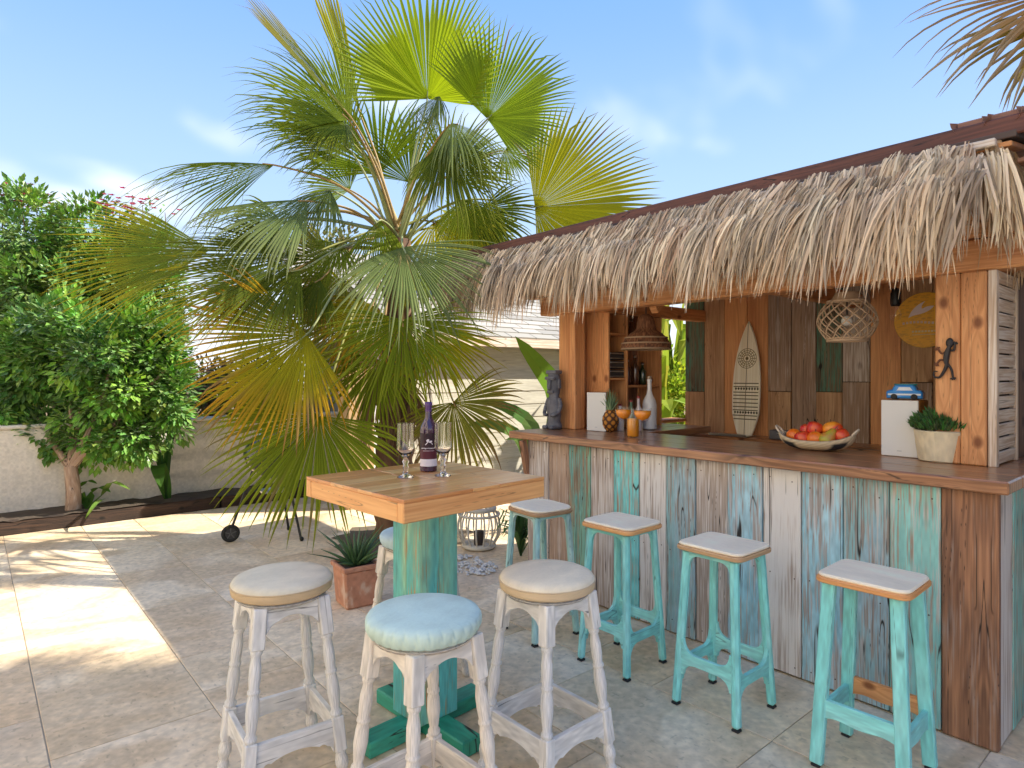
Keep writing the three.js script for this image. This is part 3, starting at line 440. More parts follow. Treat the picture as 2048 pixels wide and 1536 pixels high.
{
  const KD = 1.2, base = at(792, 1000, 5.0 * KD); base.y = 0;
  const palm = thing('fan_palm', 'fan palm with dense green and yellowing fans behind the high table', 'palm', [base.x, 0, base.z]);
  const C = at(796, 480, 5.0 * KD), P = (x, y, D) => at(x, y, D * KD);
  const tr = taper([V(base.x, -0.03, base.z), V(base.x - 0.02, 0.7, base.z), V(C.x + 0.01, 1.6, C.z), C.clone()], (t) => lerp(0.2, 0.11, t) + 0.014 * Math.sin(t * 90), 0, 70, 14);
  const trunk = wpart('trunk', tr, M.darkBrown, palm);
  // old leaf bases on the trunk
  for (let i = 0; i < 34; i++) { const a = i * 2.4, h = 0.25 + i * 0.066, r = lerp(0.19, 0.12, h / 2.5), d = V(Math.cos(a), 0, Math.sin(a)), p = V(base.x, h, base.z).addScaledVector(d, r * 0.85); wpart('leaf_base', taper([p, p.clone().addScaledVector(d, 0.05).add(V(0, 0.09, 0)), p.clone().addScaledVector(d, 0.11).add(V(0, 0.2, 0))], 0.04, 0.012, 5, 5, 0.5), pick([M.darkBrown, M.brown]), trunk); }
  const T = { cup: -0.6, n: 54, split: 0.5 }, X = { wild: 0.25, n: 60, split: 0.6, brown: 0.03 };
  const F = [
    // hub px,py,D   tip px,py,D   facing (right, up, away)  spread droop colour
    [855, 198, 4.95, 862, -28, 4.9, [0, 0.15, -1], 110, 0.05, 'lime', { ...X, cup: 0.75 }],
    [975, 238, 4.75, 1118, 105, 4.7, [0.1, 0.1, -1], 100, 0.14, 'lime2', { ...X, cup: 0.55 }],
    [1070, 415, 5.5, 1325, 375, 5.35, [0, 0.25, -1], 92, 0.06, 'yellow', X],
    [1010, 300, 5.2, 1090, 340, 5.1, [0, 0.25, -1], 80, 0.3, 'lime2', {}],
    [878, 192, 4.6, 772, 232, 4.5, [0, 1, -0.2], 85, 0.9, 'grey', T],
    [905, 246, 4.5, 1070, 282, 4.3, [0, 1, -0.25], 88, 0.9, 'grey', T],
    [892, 285, 4.4, 945, 460, 4.25, [0.1, 0.5, -1], 62, 0.4, 'dark', {}],
    [890, 290, 4.45, 850, 420, 4.35, [-0.1, 0.5, -1], 45, 0.5, 'dark', {}],
    [702, 235, 4.9, 478, -20, 4.8, [0.6, 0.5, -0.6], 7, 0.03, 'olive', { n: 12, wild: 0.3, split: 0.75 }],
    [698, 240, 4.9, 500, 70, 4.7, [0.2, 0.5, -0.8], 66, 0.42, 'green', { n: 54, split: 0.5 }],
    [690, 250, 4.85, 540, 230, 4.6, [0.1, 0.7, -0.7], 80, 0.8, 'green', { n: 54, split: 0.52 }],
    [690, 245, 4.9, 560, 300, 4.6, [0, 0.8, -0.7], 70, 0.9, 'grey', { n: 50, split: 0.45 }],
    [722, 232, 5.1, 640, -40, 5.05, [0.3, 0, -1], 7, 0.03, 'spear', { n: 10, wild: 0.2, split: 0.8 }],
    [548, 330, 4.75, 208, 292, 4.55, [0, 0.8, -0.6], 60, 0.6, 'green', { n: 60, split: 0.48, cup: -0.35, brown: 0.06 }],
    [700, 300, 5.0, 545, 190, 4.9, [0.1, 0.4, -0.9], 72, 0.45, 'green', { n: 54, split: 0.5 }],
    [690, 270, 5.1, 500, 120, 5.0, [0.1, 0.4, -0.9], 60, 0.5, 'lime2', { n: 54, split: 0.5 }],
    [615, 402, 4.55, 325, 405, 4.2, [0, 0.85, -0.6], 82, 0.5, 'silver', { n: 58, split: 0.56, cup: -0.25 }],
    [660, 380, 4.7, 500, 395, 4.4, [0, 1, -0.3], 88, 0.8, 'grey', T],
    [600, 515, 4.5, 262, 470, 4.3, [0, 0.75, -0.75], 66, 0.3, 'dark', { n: 58, cup: -0.15, split: 0.55 }],
    [420, 500, 5.0, 88, 530, 4.9, [0, 0.4, -1], 40, 0.08, 'tipyellow', { split: 0.5, wild: 0.6 }],
    [600, 540, 4.4, 330, 590, 4.2, [0, 1, -0.5], 88, 0.7, 'dark', { n: 56, split: 0.5, cup: -0.35 }],
    [640, 560, 4.5, 480, 640, 4.3, [0, 1, -0.5], 88, 0.9, 'dark', { n: 56, split: 0.5, cup: -0.35 }],
    [560, 555, 4.7, 268, 612, 4.6, [0, 0.5, -1], 36, 0.15, 'tipyellow', { split: 0.45, wild: 0.6 }],
    [680, 490, 4.7, 560, 600, 4.5, [0, 0.8, -0.6], 85, 0.7, 'green', { split: 0.38 }],
    [614, 670, 4.2, 385, 835, 4.0, [0.1, 0.45, -1], 88, 0.1, 'orange', { n: 62, brown: 0.12, split: 0.6, wild: 0.7 }],
    [637, 832, 4.15, 505, 1072, 3.95, [0.05, 0.45, -1], 108, 0.18, 'green', { n: 62, brown: 0.1, split: 0.56, wild: 0.8 }],
    [806, 640, 4.15, 812, 842, 4.0, [0, 0.5, -1], 108, 0.16, 'green', { n: 58, split: 0.46 }],
    [806, 495, 4.3, 900, 690, 3.95, [0.1, 0.6, -0.8], 82, 0.34, 'silver', { n: 54, split: 0.5 }],
    [906, 805, 4.6, 985, 945, 4.4, [0, 0.5, -1], 110, 0.36, 'olive', { brown: 0.35, n: 50 }],
    [868, 445, 5.15, 955, 545, 5.0, [0, 0.3, -1], 85, 0.4, 'yellow', {}],
    [760, 440, 4.75, 640, 540, 4.5, [0, 0.9, -0.5], 85, 0.8, 'green', T],
    [858, 655, 4.35, 950, 800, 4.2, [0.1, 0.4, -1], 65, 0.22, 'yellow', { brown: 0.1 }],
    [745, 610, 4.6, 650, 740, 4.45, [0, 0.5, -1], 80, 0.3, 'orange', { brown: 0.3 }],
    [960, 420, 5.3, 1060, 520, 5.3, [0, 0.2, -1], 95, 0.3, 'dark', {}],
    [930, 400, 5.0, 960, 520, 4.9, [0, 0.5, -1], 70, 0.5, 'green', {}],
    [700, 640, 4.9, 560, 760, 4.9, [0, 0.3, -1], 80, 0.4, 'olive', { brown: 0.4 }],
    [690, 560, 4.9, 620, 680, 4.9, [0, 0.3, -1], 80, 0.4, 'olive', { brown: 0.3 }],
    [760, 345, 5.3, 690, 180, 5.4, [0, 0.3, -1], 75, 0.3, 'lime2', {}],
    [895, 350, 5.3, 1000, 240, 5.4, [0, 0.3, -1], 80, 0.3, 'green', {}],
    [820, 365, 5.3, 805, 215, 5.4, [0, 0.3, -1], 75, 0.3, 'green', {}],
    [700, 380, 5.2, 585, 330, 5.2, [0, 0.6, -0.8], 80, 0.5, 'green', {}],
    [930, 470, 5.4, 1040, 470, 5.5, [0, 0.3, -1], 85, 0.3, 'yellow', {}],
    [660, 520, 5.2, 520, 560, 5.2, [0, 0.4, -1], 85, 0.4, 'olive', {}],
    [700, 590, 5.0, 580, 640, 5.0, [0, 0.4, -1], 80, 0.4, 'yellow', { brown: 0.2 }],
    [840, 520, 5.0, 900, 620, 4.9, [0, 0.5, -1], 80, 0.4, 'green', {}],
    [560, 440, 5.0, 400, 520, 4.9, [0, 0.6, -0.8], 85, 0.6, 'green', {}],
    [560, 760, 4.4, 400, 900, 4.3, [0.1, 0.5, -1], 70, 0.2, 'yellow', { brown: 0.25, split: 0.4 }],
    [760, 720, 4.6, 700, 880, 4.5, [0, 0.5, -1], 90, 0.3, 'green', { brown: 0.2 }],
  ];
  for (const [hx, hy, hD, tx, ty, tD, f, S, dr, col, ex] of F) addFan(palm, C.clone().add(V(rr(-0.05, 0.05), rr(-0.12, 0.1), rr(-0.05, 0.05))), { H: P(hx, hy, hD), T: P(tx, ty, tD), face: camDir(...f), S, droop: dr, ca: COL[col][0], cb: COL[col][1], ...ex });
  for (let i = 0; i < 9; i++) { // dead skirt
    const a = i * 0.72 + 0.3, d = V(Math.cos(a), 0, Math.sin(a)), h = rr(1.25, 1.75), H = V(base.x, h, base.z).addScaledVector(d, 0.22), T = H.clone().addScaledVector(d, 0.14).add(V(0, -rr(0.55, 0.8), 0));
    addFan(palm, V(base.x, h + 0.25, base.z), { name: 'dead_leaf', label: 'dry brown hanging palm leaf', dead: true, H, T, face: d.clone().add(V(0, 0.3, 0)), S: 34, n: 22, droop: 0.5, ca: COL.dead[0], cb: COL.dead[1], arch: 0.05 }, std([0.16, 0.1, 0.06], 0.9));
  }
}
{ // second palm behind the eave, trunk outside the picture; one dry leaf hangs into view
  const B = V(0.6, 0, -1.55), C = V(0.6, 5.1, -1.55);
  const palm = thing('fan_palm', 'tall fan palm with dry brown leaves hanging over the tiled roof', 'palm', [B.x, 0, B.z]);
  wpart('trunk', taper([V(B.x, -0.05, B.z), V(B.x, 2, B.z), C.clone()], (t) => lerp(0.2, 0.13, t) + 0.01 * Math.sin(t * 120), 0, 60, 12), M.darkBrown, palm);
  const dryc = [[0.46, 0.26, 0.1], [0.42, 0.3, 0.16]];
  addFan(palm, C, { name: 'dead_leaf', label: 'dry brown leaf with one yellow blade', dead: true, H: at(2160, -30, 3.9), T: at(1850, 150, 3.75), face: camDir(0, 0.7, -0.8), S: 48, n: 22, split: 0.42, droop: 0.28, ca: dryc[0], cb: dryc[1] }, PET[1]);
  addFan(palm, C, { name: 'dead_leaf', dead: true, H: at(2190, 20, 4.0), T: at(1925, 190, 3.85), face: camDir(0.1, 0.6, -0.9), S: 40, n: 18, split: 0.5, droop: 0.4, ca: [0.6, 0.44, 0.04], cb: dryc[1] }, PET[1]);
  for (let i = 0; i < 17; i++) {
    const a = Math.PI * 0.5 + (i / 16 - 0.5) * 4.6 + Math.PI * 0.12, el = [0.75, 0.3, -0.05][i % 3], d = V(-Math.sin(a) * -1, 0, 0); d.set(Math.cos(a + 0.6), 0, Math.sin(a + 0.6)); if (d.x > 0.55) continue;
    const H = C.clone().addScaledVector(d, 0.6 * Math.cos(el)).add(V(0, 0.6 * Math.sin(el) + 0.1, 0)), T = H.clone().addScaledVector(d, 0.75 * Math.cos(el - 0.3)).add(V(0, 0.75 * Math.sin(el - 0.3), 0));
    addFan(palm, C, { H, T, face: V(-d.x * 0.4, 1, -d.z * 0.4), S: 105, n: 34, droop: 0.5, ca: COL.green[0], cb: COL.green[1] });
  }
}
// planting pit round the first palm
{
  const b = at(800, 1000, 5.9), g = new THREE.CircleGeometry(0.62, 40).rotateX(-Math.PI / 2); const p = g.attributes.position; for (let i = 0; i < p.count; i++) { const r = 1 + 0.1 * Math.sin(i * 1.7); p.setXYZ(i, p.getX(i) * r, 0, p.getZ(i) * r); }
  struct('planting_bed', g.translate(b.x, 0.006, b.z - 0.05), std([0.13, 0.1, 0.065], 1));
  const L = []; const c = onH(930, 1132, 0); // white pebbles beside it
  for (let i = 0; i < 190; i++) { const q = new THREE.IcosahedronGeometry(rr(0.008, 0.02), 1).scale(1, rr(0.5, 0.8), rr(0.8, 1.2)).rotateY(rr(0, 6)), r = Math.sqrt(rnd()) * 0.26, a = rr(0, 6.28); L.push(q.translate(c.x + Math.cos(a) * r * 1.2, 0.012 + rr(0, 0.018) * (1 - r * 3), c.z + Math.sin(a) * r * 0.8)); }
  const m = new THREE.Mesh(merge(L), std([0.66, 0.64, 0.6], 0.8)); m.name = 'pebbles'; m.userData = { label: 'scatter of white pebbles at the foot of the palm', category: 'pebbles', kind: 'stuff' }; scene.add(m);
}

// ---------------------------------------------------------------- shrubs
function crownGeo(blobs, { clumps, per, size, cols, len = [0.045, 0.08], wid = 0.55, shell = 0.75 }) {
  const L = new Leaves(), tot = blobs.reduce((s, b) => s + b[3] * b[4], 0);
  for (const [bx, by, bz, rx, ry, rz] of blobs) {
    const n = Math.round(clumps * rx * ry / tot);
    for (let c = 0; c < n; c++) {
      const d = rdir(), k = shell + (1 - shell) * rnd() - (rnd() < 0.25 ? rr(0, 0.5) : 0) + rr(-0.05, 0.1), q = V(bx + d.x * rx * k, by + d.y * ry * k, bz + d.z * rz * k), tone = rr(0.5, 1.35), base = pick(cols), cs = size * rr(0.6, 1.3);
      for (let i = 0; i < per; i++) {
        const e = rdir(), o = q.clone().addScaledVector(e, cs * Math.cbrt(rnd())), dir = e.multiplyScalar(0.6).addScaledVector(d, 0.7).add(V(0, rr(-0.3, 0.35), 0)).normalize(), nor = V(rr(-0.5, 0.5), 1, rr(-0.5, 0.5)).addScaledVector(d, 0.5);
        const k2 = mix3(base, pick(cols), 0.35).map((v) => v * tone * rr(0.8, 1.2)), l = rr(...len);
        L.leaf(o, dir, nor, l, l * wid, k2);
      }
    }
  }
  return L;
}
const stick = (a, b, r0, r1) => taper([a, a.clone().lerp(b, 0.5).add(V(rr(-0.04, 0.04), 0, rr(-0.04, 0.04))), b], r0, r1, 8, 7);
{
  const b = onX(146, 1000, -7.24); b.y = 0.13; const Df = 6.75, c = at(190, 742, Df);
  const t = thing('clipped_shrub', 'rounded bright green shrub on a short trunk before the garden wall', 'shrub', [b.x, 0.13, b.z]);
  wpart('trunk', taper([b.clone().add(V(0, -0.05, 0)), b.clone().add(V(0.02, 0.2, 0)), b.clone().add(V(-0.01, 0.45, 0.02))], 0.075, 0.06, 10, 9), M.greyBrown, t);
  const top = b.clone().add(V(-0.01, 0.43, 0.02));
  for (const [x, y] of [[60, 800], [130, 760], [220, 740], [280, 800], [180, 690], [330, 740]]) wpart('branch', stick(top, at(x, y, Df + rr(-0.3, 0.3)), 0.04, 0.012), M.greyBrown, t);
  const g = [[0.13, 0.33, 0.025], [0.19, 0.4, 0.025], [0.1, 0.26, 0.035], [0.27, 0.45, 0.03], [0.09, 0.23, 0.03]];
  const bl = [[190, 700, 150, 95], [60, 720, 90, 85], [310, 730, 70, 95], [150, 830, 85, 65], [15, 790, 75, 80], [260, 850, 85, 70], [345, 800, 45, 95], [100, 650, 100, 60], [290, 650, 70, 55], [200, 880, 90, 45], [90, 870, 60, 50], [230, 780, 120, 70]].map(([x, y, rx, ry]) => { const p = at(x, y, Df); return [p.x, p.y, p.z, rx / FOC * Df, ry / FOC * Df, rx / FOC * Df * 0.7]; });
  wpart('crown', crownGeo(bl, { clumps: 760, per: 34, size: 0.12, cols: g, len: [0.055, 0.11], shell: 0.62 }).geo(), M.gloss, t);
}
{
  const D = 7.9, b = onX(90, 900, -8.35); b.y = 0;
  const t = thing('flowering_hedge', 'tall dark hedge with pink blossoms on top behind the garden wall', 'hedge', [b.x, 0, b.z]);
  for (const [x, y] of [[20, 500], [110, 480], [230, 470], [330, 600]]) wpart('stem', stick(b.clone().add(V(rr(-0.2, 0.2), 0, rr(-0.6, 0.6))), at(x, y, D), 0.05, 0.012), M.darkBrown, t);
  const cols = [[0.14, 0.31, 0.03], [0.2, 0.37, 0.03], [0.1, 0.23, 0.03], [0.28, 0.42, 0.04]];
  const bl = [[50, 480, 150, 110], [180, 500, 130, 95], [20, 640, 130, 160], [160, 660, 180, 170], [290, 600, 120, 150], [-150, 600, 180, 220], [330, 730, 80, 120], [110, 600, 200, 120], [240, 560, 120, 90]].map(([x, y, rx, ry]) => { const p = at(x, y, D); return [p.x, p.y, p.z, rx / FOC * D, ry / FOC * D, rx / FOC * D * 0.6]; });
  wpart('crown', crownGeo(bl, { clumps: 1300, per: 34, size: 0.15, cols, len: [0.06, 0.11], shell: 0.6 }).geo(), M.gloss, t);
  const pink = [[0.6, 0.08, 0.16], [0.65, 0.16, 0.22], [0.5, 0.05, 0.12]];
  for (const [x, y, n] of [[40, 385, 14], [70, 400, 8], [215, 405, 16], [240, 420, 16], [285, 410, 8], [265, 395, 6], [10, 400, 6], [330, 425, 4]]) { // blossom sprays on thin shoots
    const L = new Leaves(), c = at(x, y, D - 0.1); for (let i = 0; i < n; i++) { const o = c.clone().add(V(rr(-0.14, 0.14), rr(-0.1, 0.1), rr(-0.14, 0.14))); for (let k = 0; k < 5; k++) { const a = k * 1.257, d = V(Math.cos(a), 0.4, Math.sin(a)).normalize(); L.leaf(o, d, V(0, 1, 0.2), 0.045, 0.04, pick(pink)); } }
    const m = wpart('blossom_spray', L.geo(), M.leaf, t); m.userData.kind = 'stuff'; wpart('shoot', stick(c.clone().add(V(rr(-0.1, 0.1), -0.5, rr(-0.1, 0.1))), c, 0.008, 0.004), M.darkBrown, m);
  }
  const L = new Leaves(); for (let i = 0; i < 60; i++) { const p = at(rr(0, 330), 385 + rr(0, 60), D); L.leaf(p, rdir(), V(0, 1, 0), 0.07, 0.04, pick(cols)); } wpart('loose_leaves', L.geo(), M.gloss, t);
}
function leafShrub(name, label, px, py, D, rx, ry, cols, clumps, ex = {}) {
  const c = at(px, py, D), b = V(c.x, 0, c.z), t = thing(name, label, ex.cat || 'shrub', [b.x, 0, b.z]);
  for (let i = 0; i < 4; i++) wpart('stem', stick(b.clone().add(V(rr(-0.1, 0.1), 0, rr(-0.1, 0.1))), c.clone().add(V(rr(-0.4, 0.4) * rx / 100, rr(-0.2, 0.3), rr(-0.4, 0.4))), 0.035, 0.01), M.darkBrown, t);
  wpart('crown', crownGeo([[c.x, c.y, c.z, rx / FOC * D, ry / FOC * D, rx / FOC * D * 0.7]], { clumps, per: 26, size: 0.2, cols, len: [0.06, 0.12], shell: 0.5, ...ex }).geo(), M.leaf, t); return t;
}
const yg = [[0.3, 0.32, 0.04], [0.22, 0.28, 0.04], [0.36, 0.33, 0.06]], og = [[0.2, 0.2, 0.06], [0.26, 0.22, 0.07], [0.14, 0.16, 0.05]];
leafShrub('background_tree', 'olive-yellow tree far behind the palm crown and shed', 640, 545, 11, 125, 95, og, 130, { cat: 'tree', shell: 0.3 });
leafShrub('background_tree', 'yellow-green tree showing between palm and thatch', 955, 480, 9.5, 95, 60, yg, 120, { cat: 'tree', shell: 0.3 });
leafShrub('background_shrub', 'low pinkish shrub beyond the wall next to the clipped shrub', 430, 790, 9.5, 75, 65, [[0.34, 0.22, 0.14], [0.2, 0.3, 0.06], [0.42, 0.24, 0.2]], 90, { shell: 0.3 });
leafShrub('background_shrub', 'dark green shrub beyond the wall behind the yellow fan', 540, 790, 9, 90, 75, [[0.07, 0.12, 0.03], [0.12, 0.14, 0.04]], 110, { shell: 0.3 });

// broad strap leaf along points
function strap(L, pts, W, k, fold = 0.25, seg = 10, nrm = V(0, 1, 0.15)) {
  const cv = curve(pts); let pl, pr, pm;
  for (let i = 0; i <= seg; i++) {
    const t = i / seg, p = cv.getPointAt(t), d = cv.getTangentAt(t), s = d.clone().cross(nrm).normalize(), w = W * 0.5 * Math.pow(Math.sin(Math.PI * clamp(0.08 + t * 0.92)), 0.6), up = s.clone().cross(d).normalize();
    const l = p.clone().addScaledVector(s, w).addScaledVector(up, w * fold), r = p.clone().addScaledVector(s, -w).addScaledVector(up, w * fold), kk = k.map((c) => c * rr(0.9, 1.1));
    if (i) { L.tri(pl, pm, p, kk); L.tri(pl, p, l, kk); L.tri(pm, pr, r, kk); L.tri(pm, r, p, kk); }
    pl = l; pr = r; pm = p;
  }
}
{ // banana-like plant left of the bar, seen against the shed
  const b = at(1085, 1000, 6.3); b.y = 0; const t = thing('banana_plant', 'broad-leaved green plant between the shed and the bar', 'plant', [b.x, 0, b.z]);
  const lf = (pts, w, k) => { const L = new Leaves(); strap(L, pts, w, k, 0.2, 12, camDir(0.2, 0.5, -1)); wpart('leaf', L.geo(), M.leaf, t); };
  lf([b.clone().add(V(0, 0.2, 0)), at(1118, 800, 6.2), at(1075, 730, 6.2), at(1030, 672, 6.3)], 0.27, [0.16, 0.3, 0.03]);
  lf([b.clone().add(V(0, 0.2, 0)), at(1060, 850, 6.0), at(1010, 815, 5.9), at(955, 800, 5.8)], 0.16, [0.1, 0.2, 0.05]);
  lf([b.clone().add(V(0, 0.2, 0)), at(1040, 880, 6.0), at(985, 850, 5.7), at(930, 850, 5.5)], 0.14, [0.12, 0.22, 0.05]);
  lf([b.clone().add(V(0, 0.1, 0)), at(1100, 900, 6.0), at(1060, 870, 5.8), at(1010, 880, 5.7)], 0.14, [0.09, 0.17, 0.05]);
  wpart('stem', taper([b.clone(), b.clone().add(V(0, 0.3, 0))], 0.07, 0.05, 4, 8), std([0.2, 0.24, 0.1], 0.8), t);
}
{ // sunlit greenery behind the bar's side opening
  const lb = ['sunlit yellow-green broadleaf plant seen through the bar side opening', 'taller yellow-green broadleaf plant farther behind the bar opening'];
  [[1320, 8.0], [1345, 9.2]].forEach(([px, D], i) => {
    const b = at(px, 900, D); b.y = 0; const t = thing('broadleaf_plant', lb[i], 'plant', [b.x, 0, b.z]);
    for (let k = 0; k < 15; k++) { const L = new Leaves(), a = rr(0, 6.28), h = rr(0.9, 2.6 + i * 0.6), r = rr(0.25, 0.8); strap(L, [b.clone(), V(b.x + Math.cos(a) * r * 0.3, h * 0.6, b.z + Math.sin(a) * r * 0.3), V(b.x + Math.cos(a) * r * 0.7, h, b.z + Math.sin(a) * r * 0.7), V(b.x + Math.cos(a) * r * 1.3, h - rr(0, 0.35), b.z + Math.sin(a) * r * 1.3)], rr(0.14, 0.28), pick([[0.34, 0.42, 0.03], [0.28, 0.38, 0.03], [0.4, 0.44, 0.05]])); wpart('leaf', L.geo(), M.leaf, t); }
  });
  leafShrub('background_shrub', 'lime coloured bush behind the bar side opening', 1325, 800, 8.8, 85, 90, [[0.42, 0.5, 0.03], [0.34, 0.44, 0.03], [0.24, 0.34, 0.03]], 110, { shell: 0.3 });
}
{ // small plants in the bed
  const mk = (px, label, list) => { const b = onX(px, 1000, -7.22); b.y = 0.13; const t = thing('bed_plant', label, 'plant', [b.x, 0.13, b.z]); for (const [pts, w, k] of list) { const L = new Leaves(); strap(L, pts.map(([x, y, D]) => (x === null ? b.clone() : at(x, y, D))), w, k); wpart('leaf', L.geo(), M.leaf, t); } return t; };
  mk(175, 'small bright leafy plant at the foot of the shrub trunk', [[[[null], [185, 985, 6.8], [200, 975, 6.7], [222, 985, 6.6]], 0.09, [0.1, 0.24, 0.03]], [[[null], [160, 980, 6.8], [175, 962, 6.7], [195, 968, 6.6]], 0.08, [0.12, 0.26, 0.03]], [[[null], [205, 990, 6.7], [225, 965, 6.5], [262, 980, 6.4]], 0.07, [0.16, 0.27, 0.05]], [[[null], [205, 1000, 6.6], [190, 1010, 6.3], [170, 1038, 6.1]], 0.06, [0.14, 0.26, 0.04]], [[[null], [165, 995, 6.7], [150, 985, 6.6], [168, 975, 6.5]], 0.08, [0.09, 0.2, 0.03]]]);
  mk(335, 'dark broad-leaved plant climbing beside the yellow palm fan', [[[[null], [325, 960, 7], [315, 930, 6.9], [322, 975, 6.8]], 0.16, [0.07, 0.17, 0.03]], [[[null], [318, 920, 7], [300, 890, 6.9], [290, 905, 6.8]], 0.13, [0.06, 0.14, 0.03]], [[[null], [335, 900, 7], [345, 870, 6.9], [330, 890, 6.7]], 0.13, [0.05, 0.13, 0.03]], [[[null], [300, 930, 7], [270, 925, 6.8], [245, 945, 6.7]], 0.06, [0.17, 0.26, 0.05]], [[[null], [340, 850, 7], [318, 835, 6.9], [300, 850, 6.8]], 0.13, [0.05, 0.13, 0.03]]]);
}
{ // fern-like plant and white lantern left of the bar
  const b = onH(1042, 1112, 0), t = thing('green_fern', 'dark green leafy plant on the floor at the bar end', 'plant', [b.x, 0, b.z]);
  for (let i = 0; i < 44; i++) { const L = new Leaves(), a = rr(0, 6.28), r = rr(0.12, 0.28), h = rr(0.15, 0.5); strap(L, [b.clone(), V(b.x + Math.cos(a) * r * 0.4, h * 0.8, b.z + Math.sin(a) * r * 0.4), V(b.x + Math.cos(a) * r, h, b.z + Math.sin(a) * r), V(b.x + Math.cos(a) * r * 1.3, h * 0.8, b.z + Math.sin(a) * r * 1.3)], rr(0.02, 0.05), pick([[0.03, 0.12, 0.025], [0.05, 0.16, 0.03], [0.07, 0.18, 0.03]]), 0.25, 6); wpart('frond', L.geo(), M.gloss, t); }
  const lb = onH(958, 1096, 0), l = thing('wicker_lantern', 'white wicker lantern with vertical canes on the floor near the bar', 'lantern', [lb.x, 0, lb.z]);
  const wm = std([0.6, 0.56, 0.48], 0.8), R = 0.17; const ring = (r, y, k) => new THREE.TorusGeometry(r, k, 8, 40).rotateX(Math.PI / 2).translate(0, y, 0);
  part('rim', ring(R * 0.8, 0.35, 0.02), wm, l); part('rim', ring(R * 0.75, 0.03, 0.024), wm, l); part('base', lathe([[0, 0.012], [R * 0.75, 0.012], [R * 0.75, 0.03], [0, 0.03]]), wm, l); part('rim', ring(R * 1.04, 0.3, 0.011), wm, l);
  for (let i = 0; i < 16; i++) { const a = i / 16 * 6.283, c = Math.cos(a), s = Math.sin(a); part('cane', taper([V(c * R * 0.75, 0.03, s * R * 0.75), V(c * R * 1.08, 0.14, s * R * 1.08), V(c * R * 1.05, 0.25, s * R * 1.05), V(c * R * 0.8, 0.35, s * R * 0.8)], 0.008, 0.008, 8, 5), wm, l); }
  part('handle', new THREE.TorusGeometry(0.1, 0.009, 6, 24, Math.PI).translate(0, 0.35, 0), wm, l); part('candle', lathe([[0, 0.031], [0.045, 0.031], [0.045, 0.15], [0.01, 0.152], [0, 0.15]]), std([0.05, 0.035, 0.03], 0.7), l);
  l.rotation.z = 0;
}
// ---------------------------------------------------------------- stools and table
const shapeOf = (pts) => { const s = new THREE.Shape(); pts.forEach((p, i) => { if (i === 0) s.moveTo(p[0], p[1]); else if (p.length === 2) s.lineTo(p[0], p[1]); else s.quadraticCurveTo(p[2], p[3], p[0], p[1]); }); return s; };
const plate = (s, d, bev = 0.002, swap = true) => { const g = new THREE.ExtrudeGeometry(s, { depth: d - 2 * bev, bevelThickness: bev, bevelSize: bev, bevelSegments: 1, curveSegments: 8 }).translate(0, 0, -d / 2 + bev), uv = g.attributes.uv, o = rnd() * 5, q = rnd() * 5; if (swap) for (let i = 0; i < uv.count; i++) uv.setXY(i, uv.getY(i) + o, uv.getX(i) + q); return g; };
const flatUV = (g, k = 1.5) => { const p = g.attributes.position, uv = g.attributes.uv; for (let i = 0; i < p.count; i++) uv.setXY(i, p.getX(i) * k + 0.5, p.getZ(i) * k + 0.5); return g; };
function pubLeg(a, b) { // turned leg with square blocks, from foot a to top b
  const L = a.distanceTo(b), f = L / 0.72, turned = (pts) => lathe(pts.map(([r, y]) => [r, y * f]), 14);
  const g = [turned([[0.0, 0], [0.017, 0.001], [0.02, 0.02], [0.022, 0.035], [0.015, 0.05], [0.017, 0.06], [0.024, 0.085], [0.024, 0.1], [0.018, 0.125], [0.021, 0.135], [0.016, 0.15]]),
    cbox(0.042, 0.13 * f, 0.042, 0.004).translate(0, 0.2 * f, 0),
    turned([[0.016, 0.262], [0.022, 0.272], [0.022, 0.28], [0.015, 0.292], [0.018, 0.31], [0.0235, 0.36], [0.0215, 0.405], [0.0175, 0.425], [0.022, 0.43], [0.022, 0.438], [0.0175, 0.444], [0.021, 0.48], [0.0205, 0.52], [0.015, 0.555], [0.021, 0.565], [0.021, 0.575], [0.016, 0.585]]),
    cbox(0.046, 0.145 * f, 0.046, 0.004).translate(0, 0.65 * f, 0)];
  return aim(merge(g), a, b);
}
